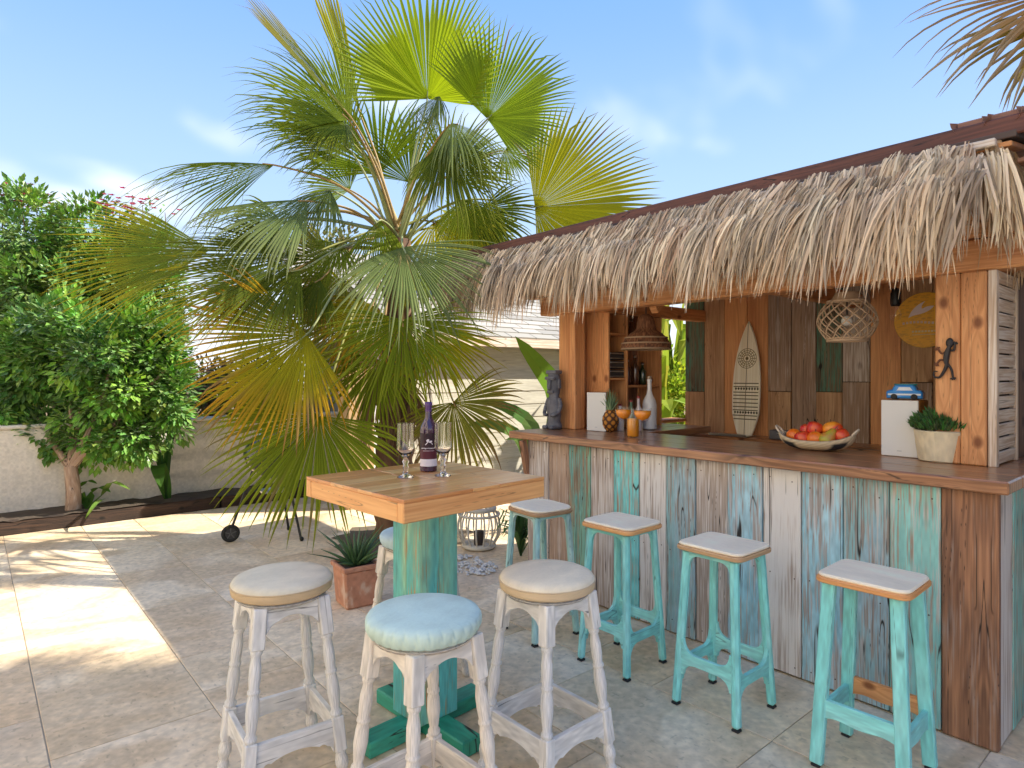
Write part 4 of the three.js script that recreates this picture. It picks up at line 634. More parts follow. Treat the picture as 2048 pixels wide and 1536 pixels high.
function pubStool(name, label, H, seatM, bandM, wm, pos, turn, pleated) {
  const t = thing(name, label, 'stool', pos, turn, 'round-seat stools around the high table'), R = 0.18, yb = H - 0.07, ct = 0.112, cb = 0.175;
  for (const sx of [-1, 1]) for (const sz of [-1, 1]) part('leg', pubLeg(V(sx * cb, 0, sz * cb), V(sx * ct, yb - 0.012, sz * ct)), wm, t);
  part('seat_board', lathe([[0, yb - 0.014], [R - 0.02, yb - 0.014], [R - 0.015, yb], [0, yb]]), wm, t);
  const prof = pleated ? [[0, yb + 0.001], [R - 0.02, yb + 0.001], [R - 0.006, yb + 0.006], [R + 0.004, yb + 0.026], [R + 0.004, yb + 0.044], [R - 0.004, yb + 0.056], [R * 0.85, yb + 0.064], [R * 0.5, yb + 0.069], [0, yb + 0.07]]
    : [[0, yb + 0.001], [R - 0.014, yb + 0.001], [R, yb + 0.01], [R + 0.003, yb + 0.034], [R + 0.002, yb + 0.037]];
  const sg = lathe(prof, pleated ? 240 : 72);
  if (pleated) { const p = sg.attributes.position; for (let i = 0; i < p.count; i++) { const x = p.getX(i), z = p.getZ(i), y = p.getY(i), r = Math.hypot(x, z); if (r > R * 0.86 && y < yb + 0.05) { const a = Math.atan2(z, x) + (y - yb) * 2.5, k = 1 - 0.045 * Math.pow(1 - Math.abs(Math.sin(a * 15)), 3) - 0.005 * Math.sin(a * 9); p.setX(i, x * k); p.setZ(i, z * k); } } sg.computeVertexNormals(); part('cushion', flatUV(sg), seatM, t); }
  else {
    part('band', sg, bandM, t); part('cushion', flatUV(lathe([[R + 0.001, yb + 0.0375], [R + 0.001, yb + 0.042], [R - 0.006, yb + 0.053], [R * 0.86, yb + 0.0625], [R * 0.6, yb + 0.068], [0, yb + 0.071]], 64)), seatM, t);
    part('piping', new THREE.TorusGeometry(R + 0.0015, 0.003, 6, 72).rotateX(Math.PI / 2).translate(0, yb + 0.038, 0), bandM, t);
  }
  for (let k = 0; k < 4; k++) {
    const l = ct - 0.02, ap = plate(shapeOf([[-l, 0], [l, 0], [l, -0.085], [l * 0.55, -0.05, l * 0.85, -0.055], [0, -0.036, l * 0.3, -0.036], [-l * 0.55, -0.05, -l * 0.3, -0.036], [-l, -0.085, -l * 0.85, -0.055], [-l, 0]]), 0.016).rotateX(-0.085).translate(0, yb - 0.016, ct + 0.004).rotateY(k * Math.PI / 2); part('apron', ap, wm, t);
    const hy = 0.205, c = lerp(cb, ct, hy / yb), m = c - 0.019, st = plate(shapeOf([[-m, 0.04], [m, 0.04], [m, -0.072], [m * 0.84, -0.044, m * 0.96, -0.046], [m * 0.62, -0.036, m * 0.74, -0.026], [0, -0.018, m * 0.35, -0.018], [-m * 0.62, -0.036, -m * 0.35, -0.018], [-m * 0.84, -0.044, -m * 0.74, -0.026], [-m, -0.072, -m * 0.96, -0.046], [-m, 0.04]]), 0.02).translate(0, hy, c - 0.002).rotateY(k * Math.PI / 2); part('stretcher', st, wm, t);
  }
  return t;
}
const leather = (rgb, s) => { const b = tex(256, 256, (x, y) => { const h = 255 * (0.5 * fbm(x * 60, y * 60, s, 3) + 0.5 * fbm(x * 9, y * 9, s + 3, 3)); return [h, h, h]; }, false, 2, 1); const c = tex(256, 256, (x, y) => { const v = 0.93 + 0.12 * fbm(x * 7, y * 7, s + 7, 4) + 0.03 * fbm(x * 80, y * 80, s + 9, 2); return [rgb[0] * v, rgb[1] * v, rgb[2] * v]; }, true, 2, 1); return new THREE.MeshPhysicalMaterial({ map: c, bumpMap: b, bumpScale: 0.002, roughness: 0.62, specularIntensity: 0.6 }); };
M.seatBeige = leather([224, 210, 182], 801); M.bandBeige = leather([212, 184, 146], 811); M.seatBlue = leather([200, 220, 208], 821); M.seatCream = leather([238, 220, 188], 831); M.bandCream = leather([222, 196, 160], 841); M.seatWhite = leather([252, 234, 204], 851); M.seatPaleBlue = leather([196, 218, 222], 861);
{
  const g = (px, py, h) => { const p = onH(px, py, h); return [p.x, 0, p.z]; }, ay = Math.atan2(-AZ, AX);
  pubStool('round_stool', 'white turned-leg stool with greyish beige seat near the sunlit floor', 0.78, M.seatBeige, M.bandBeige, M.whitePaint, g(565, 1143, 0.78), -0.08);
  pubStool('round_stool', 'white turned-leg stool with gathered light blue seat before the table', 0.78, M.seatBlue, null, M.creamPaint, g(848, 1215, 0.78), 0.05, true);
  pubStool('round_stool', 'white turned-leg stool with cream seat on the bar side of the table', 0.78, M.seatCream, M.bandCream, M.whitePaint, g(1094, 1138, 0.78), 0.02);
  pubStool('round_stool', 'white turned-leg stool with pale blue seat behind the table pedestal', 0.75, M.seatPaleBlue, null, M.creamPaint, [-2.06, 0, 1.43], 0.2, true);
}
function barStool(label, wm, pos, turn, o = {}) {
  const t = thing('bar_stool', label, 'stool', pos, turn, 'square turquoise stools along the bar'), H = 0.75, w = 0.152, tp = 0.118;
  const edge = o.edge || M.tableEdge, rs = (hw, hd, r) => shapeOf([[-hw + r, -hd], [hw - r, -hd], [hw, -hd + r, hw, -hd], [hw, hd - r], [hw - r, hd, hw, hd], [-hw + r, hd], [-hw, hd - r, -hw, hd], [-hw, -hd + r], [-hw + r, -hd, -hw, -hd]]);
  part('seat_board', plate(rs(0.163, 0.148, o.round || 0.045), 0.02, 0.004).rotateX(Math.PI / 2).translate(0, H - 0.024, 0), edge, t);
  const cu = plate(rs(0.155, 0.14, o.round || 0.045), 0.016, 0.006).rotateX(Math.PI / 2).translate(0, H - 0.007, 0); part('cushion', cu, M.seatWhite, t);
  const y1 = H - 0.035, legs = [];
  for (const sx of [-1, 1]) for (const sz of [-1, 1]) {
    const m = part('leg', beam(V(sx * w, 0.012, sz * w), V(sx * tp, y1, sz * tp * 0.95), o.flat ? 0.048 : 0.038, o.flat ? 0.03 : 0.038, o.flat ? 0.004 : 0.011), wm, t);
    part('foot', beam(V(sx * w, 0, sz * w), V(sx * w, 0.012, sz * w), 0.034, 0.034, 0.004), M.rubber, m);
  }
  for (let k = 0; k < 4; k++) {
    const alt = k % 2, hy = o.flat ? (alt ? 0.2 : 0.235) : (alt ? 0.19 : 0.225), c = lerp(w, tp, hy / y1), m = c - 0.012;
    const sh = o.flat ? shapeOf([[-m, 0.03], [m, 0.03], [m, -0.042], [m * 0.5, -0.03, m * 0.8, -0.028], [0, -0.036, m * 0.2, -0.036], [-m * 0.5, -0.03, -m * 0.2, -0.036], [-m, -0.042, -m * 0.8, -0.028], [-m, 0.03]])
      : shapeOf([[-m, 0.085], [-m + 0.012, 0.085], [-m * 0.5, 0.022, -m + 0.016, 0.03], [m * 0.5, 0.022], [m - 0.012, 0.085, m - 0.016, 0.03], [m, 0.085], [m, -0.075], [m - 0.012, -0.075], [m * 0.45, -0.022, m - 0.02, -0.026], [-m * 0.45, -0.022], [-m + 0.012, -0.075, -m + 0.02, -0.026], [-m, -0.075], [-m, 0.085]]);
    part('stretcher', plate(sh, 0.02).translate(0, hy, c).rotateY(k * Math.PI / 2), o.flat && k === 2 ? M.pine : wm, t);
    if (!o.flat) { const q = tp + 0.004, a = plate(shapeOf([[-q, 0], [q, 0], [q, -0.075], [q - 0.018, -0.07], [q * 0.45, -0.02, q * 0.8, -0.022], [-q * 0.45, -0.02], [-q + 0.018, -0.07, -q * 0.8, -0.022], [-q, -0.075], [-q, 0]]), 0.018).translate(0, y1, tp * 0.97).rotateY(k * Math.PI / 2); part('apron', a, wm, t); }
  }
  return t;
}
M.tanEdge = wood(31, { a: [206, 166, 122], b: [160, 118, 80], knots: 0, rough: 0.6, crack: 0.2, bump: 0.0006 });
barStool('plain straight-legged turquoise stool at the brown corner post of the bar', M.turq, [-0.3, 0, 0.47], 0.03, { flat: true });
barStool('turquoise bar stool with white seat next to the plain one', M.turq, [-0.925, 0, 0.495], 0.0, { edge: M.tanEdge });
barStool('turquoise bar stool with orange-edged seat, third from the corner post', M.turq, [-1.52, 0, 0.5], 0.02);
barStool('pale washed turquoise stool at the palm end of the bar', M.turqPale, [-2.09, 0, 0.56], -0.1, { round: 0.09, edge: M.tanEdge });
const TH = 1.08, TC = [-1.675, 1.63], TT = 0.07;
{
  const t = thing('high_table', 'square high table with thick pine top on a painted pedestal', 'table', [TC[0], 0, TC[1]], TT), S = 0.366;
  const cols = 7, cw = 2 * S / cols; // boards of uneven lengths laid over an edge frame
  for (let i = 0; i < cols; i++) { let z = -S; const cuts = [rr(0.16, 0.34), rr(0.14, 0.24)]; cuts.push(2 * S - cuts[0] - cuts[1]); for (const c of cuts) { const m = part('top_piece', cbox(cw - 0.0014, 0.014, c - 0.0014, 0.0016, rnd() * 9, rnd() * 9, 2), pick(M.tableWood), t); m.position.set(-S + cw * (i + 0.5), TH - 0.007 + rr(-0.0006, 0.0006), z + c / 2); z += c; } }
  for (let k = 0; k < 4; k++) { const l = k % 2 ? 2 * S : 2 * S - 0.088, e = part('edge_board', cbox(l, 0.071, 0.042, 0.003, rnd() * 9, rnd() * 9, 0), M.tableEdge, t); e.rotation.y = k * Math.PI / 2; e.position.set(Math.sin(k * Math.PI / 2) * (S - 0.022), TH - 0.0505, Math.cos(k * Math.PI / 2) * (S - 0.022)); }
  part('underframe', cbox(0.5, 0.04, 0.5, 0.004).translate(0, TH - 0.07, 0), M.tableEdge, t);
  for (let k = 0; k < 4; k++) for (const s of [-1, 1]) { const e = part('pedestal_board', cbox(0.097, TH - 0.16, 0.02, 0.003, rnd() * 9, rnd() * 9, 1), M.pedestal, t); const a = k * Math.PI / 2; e.rotation.y = a; e.position.set(Math.sin(a) * 0.09 + Math.cos(a) * s * 0.0495, 0.07 + (TH - 0.16) / 2, Math.cos(a) * 0.09 - Math.sin(a) * s * 0.0495); }
  part('foot_beam', cbox(0.62, 0.068, 0.1, 0.006).translate(0, 0.036, 0), M.baseGreen, t); part('foot_beam', cbox(0.1, 0.066, 0.255, 0.006).translate(0, 0.035, 0.18), M.baseGreen, t); part('foot_beam', cbox(0.1, 0.066, 0.255, 0.006).translate(0, 0.035, -0.18), M.baseGreen, t);
}
// ---------------------------------------------------------------- on the table
function goblet(label, p) {
  const t = thing('glass_goblet', label, 'glass', [p.x, TH + 0.0015, p.z], 0, 'goblets on the high table');
  part('bowl', lathe([[0.0001, 0.0885], [0.012, 0.089], [0.028, 0.102], [0.0385, 0.125], [0.037, 0.16], [0.036, 0.232], [0.0345, 0.232], [0.0355, 0.16], [0.0365, 0.126], [0.027, 0.105], [0.0001, 0.093]], 32), new THREE.MeshPhysicalMaterial({ color: 0xffffff, roughness: 0.02, transmission: 1, thickness: 0.004, ior: 1.5 }), t);
  part('stem', lathe([[0.0001, 0], [0.036, 0], [0.036, 0.003], [0.014, 0.012], [0.009, 0.03], [0.015, 0.042], [0.009, 0.054], [0.0165, 0.068], [0.009, 0.08], [0.0119, 0.0879], [0.0001, 0.0879]], 28), new THREE.MeshPhysicalMaterial({ color: 0xffffff, roughness: 0.02, transmission: 1, thickness: 0.01, ior: 1.5 }), t);
  return t;
}
goblet('clear stemmed goblet on the table on the palm side of the bottle', onH(811, 955, TH));
goblet('clear stemmed goblet on the table in front of the bottle', onH(886, 952, TH));
{
  const p = onH(857, 942, TH), t = thing('wine_bottle', 'dark purple wine bottle with white print on the high table', 'bottle', [p.x, TH + 0.001, p.z], Math.atan2(CX - p.x, CZ - p.z));
  part('glass', lathe([[0, 0], [0.036, 0], [0.0395, 0.005], [0.0395, 0.19], [0.037, 0.206], [0.024, 0.228], [0.0155, 0.246], [0.014, 0.3], [0.0165, 0.301], [0.0165, 0.312], [0.0001, 0.312]], 40), std([0.045, 0.008, 0.045], 0.06, { clearcoat: 1, clearcoatRoughness: 0.03 }), t);
  part('capsule', lathe([[0.0145, 0.25], [0.0152, 0.298], [0.0172, 0.299], [0.0172, 0.315], [0.0001, 0.316]], 28), std([0.1, 0.04, 0.16], 0.35), t);
  const cv = document.createElement('canvas'); cv.width = 256; cv.height = 512; const x = cv.getContext('2d');
  x.fillStyle = '#2a0a20'; x.fillRect(0, 0, 256, 512); x.fillStyle = '#58152e'; x.fillRect(0, 255, 256, 140);
  x.fillStyle = '#e6dfe8'; x.fillRect(0, 400, 256, 112); // white band
  x.strokeStyle = '#e8e2ea'; x.fillStyle = '#e8e2ea'; x.lineWidth = 10; // emblem: a rearing figure
  x.beginPath(); x.ellipse(120, 110, 16, 22, 0.5, 0, 6.3); x.fill(); x.beginPath(); x.ellipse(152, 128, 22, 14, -0.5, 0, 6.3); x.fill(); x.beginPath(); x.moveTo(100, 165); x.lineTo(126, 128); x.lineTo(164, 150); x.lineTo(176, 175); x.stroke(); x.beginPath(); x.moveTo(90, 180); x.lineTo(112, 150); x.stroke();
  x.lineWidth = 5; for (let i = 0; i < 11; i++) { const h = 10 + 12 * hash(i, 1, 5); x.fillRect(38 + i * 17, 222 + 4 * hash(i, 2, 5), 11, h); } for (let i = 0; i < 9; i++) x.fillRect(60 + i * 16, 268, 10, 7);
  const tx = new THREE.CanvasTexture(cv); tx.colorSpace = THREE.SRGBColorSpace;
  part('label', new THREE.CylinderGeometry(0.0401, 0.0401, 0.15, 32, 1, true, -1.25, 2.5).translate(0, 0.1, 0), new THREE.MeshStandardMaterial({ map: tx, roughness: 0.45 }), t);
}
// ---------------------------------------------------------------- pot, barbecue
{
  const p = onH(712, 1206, 0), t = thing('aloe_pot', 'terracotta planter with spiky aloe beside the table', 'plant pot', [p.x, 0, p.z], -0.1);
  const clay = new THREE.MeshStandardMaterial({ map: tex(256, 256, (x, y) => { const n = fbm(x * 10, y * 10, 901, 4), w = sstep(0.5, 0.75, fbm(x * 6, y * 4, 905, 4)); return mix3([166 + 44 * n, 116 + 34 * n, 92 + 28 * n], [214, 190, 170], w * 0.7); }, true, 3, 3), roughness: 0.95 });
  const g = cbox(0.24, 0.25, 0.24, 0.012); const q = g.attributes.position; for (let i = 0; i < q.count; i++) { const k = 0.86 + 0.14 * (q.getY(i) / 0.25 + 0.5); q.setX(i, q.getX(i) * k); q.setZ(i, q.getZ(i) * k); } g.computeVertexNormals();
  part('pot', g.translate(0, 0.125, 0), clay, t); for (let k = 0; k < 4; k++) part('rim', cbox(k % 2 ? 0.26 : 0.22, 0.03, 0.02, 0.004).translate(0, 0.262, 0.12).rotateY(k * Math.PI / 2), clay, t);
  part('soil', cbox(0.22, 0.01, 0.22, 0.002).translate(0, 0.255, 0), std([0.06, 0.045, 0.03], 1), t);
  const am = [std([0.07, 0.15, 0.05], 0.5), std([0.1, 0.19, 0.07], 0.5), std([0.05, 0.11, 0.045], 0.5)];
  for (let i = 0; i < 38; i++) { const a = i * 2.39996, f = i / 38, el = lerp(1.3, 0.35, f) + rr(-0.12, 0.12), l = rr(0.22, 0.4) * (0.8 + 0.3 * f), c = Math.cos(a), s = Math.sin(a); part('leaf', taper([V(c * 0.02, 0.255, s * 0.02), V(c * (0.02 + l * 0.5 * Math.cos(el)), 0.255 + l * 0.55 * Math.sin(el), s * (0.02 + l * 0.5 * Math.cos(el))), V(c * l * Math.cos(el * 0.9), 0.255 + l * Math.sin(el * 0.9), s * l * Math.cos(el * 0.9))], (t2) => 0.016 * (1 - t2) + 0.0015, 0, 7, 6, 0.55), pick(am), t); }
}
{
  const p = onH(545, 1075, 0), t = thing('kettle_barbecue', 'dark kettle barbecue on wheels half hidden by palm fans', 'barbecue', [p.x, 0, p.z], 0);
  const w = onH(460, 1083, 0), w0 = V(w.x - p.x, 0.08, w.z - p.z), ax = camDir(0.55, 0, -0.85).normalize();
  const enam = std([0.02, 0.02, 0.024], 0.2, { clearcoat: 0.6 });
  part('bowl', lathe([[0.05, 0.56], [0.15, 0.6], [0.22, 0.68], [0.25, 0.77], [0.255, 0.775], [0.24, 0.775], [0.14, 0.62], [0, 0.6]], 40), enam, t); part('lid', lathe([[0.256, 0.778], [0.25, 0.83], [0.2, 0.92], [0.11, 0.975], [0, 0.99]], 40), enam, t); part('lid_handle', new THREE.TorusGeometry(0.05, 0.009, 6, 16, Math.PI).translate(0, 0.985, 0), M.black, t);
  const feet = [w0, w0.clone().multiplyScalar(-0.55).add(V(0, 0.036, 0)).add(ax.clone().multiplyScalar(0.24)), w0.clone().multiplyScalar(-0.55).add(V(0, 0.036, 0)).add(ax.clone().multiplyScalar(-0.24))];
  for (const f of feet) { const top = f.clone().multiplyScalar(0.45); top.y = 0.66; part('leg', taper([f, top], 0.012, 0.012, 3, 8), M.black, t); }
  feet.slice(0, 1).forEach((f) => { const wh = new THREE.Group(); wh.name = 'wheel'; t.add(wh); wh.position.copy(f).addScaledVector(ax, 0.03); wh.quaternion.setFromUnitVectors(V(0, 0, 1), ax); part('tyre', new THREE.TorusGeometry(0.062, 0.018, 10, 32), M.rubber, wh); part('hub', new THREE.CylinderGeometry(0.05, 0.05, 0.02, 20).rotateX(Math.PI / 2), std([0.04, 0.04, 0.045], 0.5), wh); for (let k = 0; k < 5; k++) part('spoke', cbox(0.01, 0.05, 0.026, 0.002).translate(0, 0.03, 0).rotateZ(k * 1.257), std([0.1, 0.1, 0.1], 0.5), wh); });
  feet.slice(1).forEach((f) => part('foot', new THREE.SphereGeometry(0.02, 12, 8).translate(f.x, 0.02, f.z), M.rubber, t));
  part('ash_pan', lathe([[0, 0.42], [0.1, 0.425], [0.12, 0.45], [0.115, 0.45], [0, 0.43]], 28), M.steel, t);
}
// ---------------------------------------------------------------- on the counter
const stand = (px, py) => { const p = onH(px, py, CH); return [p.x, CH + 0.001, p.z]; };
const faceCam = (p) => Math.atan2(CX - p[0], CZ - p[2]);
{ // carved figure
  const p = stand(1108, 858), t = thing('carved_statue', 'dark grey carved standing figure with long face on the counter end', 'statue', [p[0], CH + 0.0015, p[2]], faceCam(p) - 0.75);
  const sm = new THREE.MeshStandardMaterial({ map: tex(128, 256, (x, y) => { const n = fbm(x * 8, y * 14, 951, 4); return [70 + 60 * n, 70 + 58 * n, 76 + 56 * n]; }, true), roughness: 0.7 });
  const body = lathe([[0, 0], [0.066, 0.002], [0.07, 0.03], [0.056, 0.06], [0.06, 0.12], [0.064, 0.18], [0.055, 0.23], [0.042, 0.255], [0.05, 0.28], [0.056, 0.33], [0.054, 0.4], [0.046, 0.44], [0.02, 0.452], [0, 0.454]], 24).scale(1, 1, 0.8);
  const head = merge([body, cbox(0.105, 0.026, 0.03, 0.008).translate(0, 0.392, 0.042), cbox(0.028, 0.085, 0.034, 0.008).rotateX(-0.15).translate(0, 0.345, 0.05), cbox(0.066, 0.022, 0.022, 0.007).translate(0, 0.288, 0.042), cbox(0.018, 0.075, 0.03, 0.006).translate(0.058, 0.35, 0), cbox(0.018, 0.075, 0.03, 0.006).translate(-0.058, 0.35, 0), cbox(0.11, 0.03, 0.085, 0.01).translate(0, 0.44, 0)]); part('figure', head, sm, t);
  for (const s of [-1, 1]) { part('arm', taper([V(s * 0.055, 0.235, 0), V(s * 0.077, 0.17, 0.01), V(s * 0.06, 0.115, 0.045), V(s * 0.022, 0.11, 0.06)], 0.017, 0.013, 10, 8), sm, t); part('foot', cbox(0.046, 0.028, 0.075, 0.01).translate(s * 0.034, 0.015, 0.045), sm, t); }
}
function speaker(label, pos, turn) {
  const t = thing('bookshelf_speaker', label, 'speaker', pos, turn, 'white-fronted speakers on the counter');
  part('cabinet', cbox(0.172, 0.29, 0.15, 0.005).translate(0, 0.145, -0.08), wood_sp, t); const f = part('front', cbox(0.17, 0.288, 0.01, 0.004).translate(0, 0.145, 0.001), std([0.72, 0.7, 0.66], 0.6), t); part('badge', cbox(0.022, 0.006, 0.002, 0.0005).translate(0, 0.03, 0.0068), M.steel, f); return t;
}
const wood_sp = wood(33, { a: [190, 132, 60], b: [140, 86, 32], knots: 0, rough: 0.5, crack: 0 });
speaker('white-fronted wooden speaker beside the thick counter post and pineapple', [-2.52, CH + 0.001, -0.42], 0.12);
speaker('white-fronted wooden speaker with the blue toy on top', (() => { const p = stand(1798, 914); return [p[0], p[1], p[2] - 0.01]; })(), 0.02);
{ // toy on the right speaker
  const s = stand(1798, 914), t = thing('toy_car', 'small blue and white toy car on top of the speaker', 'toy', [s[0] + 0.005, CH + 0.2925, s[2] - 0.08], 0.1), b = std([0.02, 0.22, 0.6], 0.3, { clearcoat: 0.7 });
  part('body', plate(shapeOf([[-0.075, 0.012], [-0.076, 0.035], [-0.05, 0.045, -0.074, 0.045], [-0.035, 0.07, -0.045, 0.068], [0.035, 0.07], [0.05, 0.045, 0.046, 0.068], [0.076, 0.03, 0.076, 0.044], [0.075, 0.012], [-0.075, 0.012]]), 0.07, 0.006), b, t);
  part('windows', plate(shapeOf([[-0.032, 0.048], [-0.022, 0.064], [0.026, 0.064], [0.038, 0.048], [-0.032, 0.048]]), 0.074, 0.001), std([0.7, 0.75, 0.8], 0.2), t); part('surfboard', plate(shapeOf([[-0.05, 0], [0, 0.02, -0.03, 0.018], [0.05, 0, 0.03, 0.018], [0, -0.02, 0.03, -0.018], [-0.05, 0, -0.03, -0.018]]), 0.008, 0.002).rotateX(Math.PI / 2).translate(0, 0.078, 0), std([0.03, 0.2, 0.22], 0.4), t);
  for (const x of [-0.045, 0.045]) for (const z of [-0.033, 0.033]) part('wheel', new THREE.CylinderGeometry(0.015, 0.015, 0.012, 18).rotateX(Math.PI / 2).translate(x, 0.015, z), M.rubber, t);
  part('stripe', cbox(0.15, 0.01, 0.073, 0.002).translate(0, 0.027, 0), std([0.75, 0.75, 0.75], 0.3), t);
}
{ // pineapple
  const p = stand(1221, 864), t = thing('pineapple', 'pineapple with green crown on the counter next to the speaker', 'pineapple', p);
  const g = new THREE.SphereGeometry(1, 64, 48); const q = g.attributes.position; for (let i = 0; i < q.count; i++) { const x = q.getX(i), y = q.getY(i), z = q.getZ(i), a = Math.atan2(z, x), k = 1 + 0.07 * Math.abs(Math.sin(a * 6 + y * 9) * Math.sin(a * 6 - y * 9)); q.setXYZ(i, x * 0.058 * k, y * 0.085, z * 0.058 * k); } g.computeVertexNormals();
  part('fruit', g.translate(0, 0.083, 0), new THREE.MeshStandardMaterial({ map: tex(256, 128, (x, y) => { const a = x * 37.7, b = y * 28, c = Math.abs(Math.sin(a / 2 + b / 2) * Math.sin(a / 2 - b / 2)); return mix3([74, 42, 16], [196, 128, 40], sstep(0.1, 0.7, c)); }, true), roughness: 0.7 }), t);
  for (let i = 0; i < 26; i++) { const a = i * 2.4, f = i / 26, c = Math.cos(a), s = Math.sin(a), l = lerp(0.07, 0.17, f), o = lerp(0.06, 0.015, f), y0 = 0.155; part('crown_leaf', taper([V(c * 0.012, y0, s * 0.012), V(c * o * 0.8, y0 + l * 0.6, s * o * 0.8), V(c * o * 1.3, y0 + l, s * o * 1.3)], (t2) => 0.011 * (1 - t2) + 0.001, 0, 5, 5, 0.35), i % 3 ? std([0.16, 0.26, 0.12], 0.6) : std([0.24, 0.33, 0.17], 0.6), t); }
}
function coupe(label, p, rad) {
  const t = thing('cocktail_glass', label, 'glass', p, 0, 'orange cocktails on the counter'), w = M.glass;
  part('glass', lathe([[0.0001, 0], [0.034, 0], [0.034, 0.002], [0.006, 0.008], [0.0045, 0.03], [0.0045, 0.115], [0.012, 0.125], [rad * 0.75, 0.14], [rad, 0.168], [rad * 1.03, 0.212]], 36), w, t);
  part('drink', lathe([[0.0001, 0.1315], [rad * 0.66, 0.147], [rad * 0.93, 0.1715], [rad * 0.965, 0.196], [0.0001, 0.1965]], 32), std([0.85, 0.27, 0.01], 0.15, { clearcoat: 0.5 }), t);
  return t;
}
coupe('stemmed glass of orange cocktail nearer the pineapple', stand(1247, 880), 0.052); coupe('stemmed glass of orange cocktail nearer the fruit bowl', stand(1285, 884), 0.055);
{ const p = stand(1266, 874), t = thing('juice_carafe', 'straight glass carafe of orange juice between the cocktails', 'carafe', p); part('glass', lathe([[0.0001, 0], [0.042, 0], [0.043, 0.13], [0.03, 0.16], [0.026, 0.19], [0.024, 0.19], [0.028, 0.16], [0.0415, 0.129], [0.0405, 0.004], [0.0001, 0.004]], 32), M.glass, t); part('juice', lathe([[0.0001, 0.005], [0.0395, 0.005], [0.04, 0.125], [0.0001, 0.126]], 28), std([0.8, 0.3, 0.01], 0.3), t); }
{ const p = at(1299, 856, 4.9), t = thing('white_bottle', 'tall white bottle standing at the bar side opening', 'bottle', [p.x, CH + 0.0, p.z]); part('body', lathe([[0, 0], [0.05, 0], [0.054, 0.01], [0.054, 0.19], [0.046, 0.225], [0.024, 0.27], [0.017, 0.3], [0.016, 0.37], [0.019, 0.372], [0.019, 0.388], [0.0001, 0.39]], 32), std([0.74, 0.74, 0.76], 0.25, { clearcoat: 0.5 }), t); part('stopper', lathe([[0.015, 0.3905], [0.015, 0.41], [0.0001, 0.412]], 16), std([0.5, 0.4, 0.3], 0.6), t); }
[['clear bottle with thin neck behind the cocktails', 1240, 0.2, [0.75, 0.65, 0.6]], ['green glass bottle behind the juice carafe', 1262, 0.23, [0.06, 0.14, 0.05]], ['clear spirit bottle next to the white bottle', 1277, 0.26, [0.6, 0.5, 0.48]]].forEach(([l, px, h, c]) => { const p = at(px, 861, 4.78), t = thing('spirit_bottle', l, 'bottle', [p.x, CH + 0.001, p.z], 0, 'spirit bottles on the counter'); part('body', lathe([[0, 0], [0.028, 0], [0.03, h * 0.55], [0.012, h * 0.72], [0.011, h * 0.95], [0.0001, h * 0.95]], 24), std(c, 0.1, { clearcoat: 1 }), t); part('cap', lathe([[0.0125, h * 0.93], [0.0125, h], [0.0001, h]], 16), std([0.3, 0.05, 0.04], 0.4), t); });
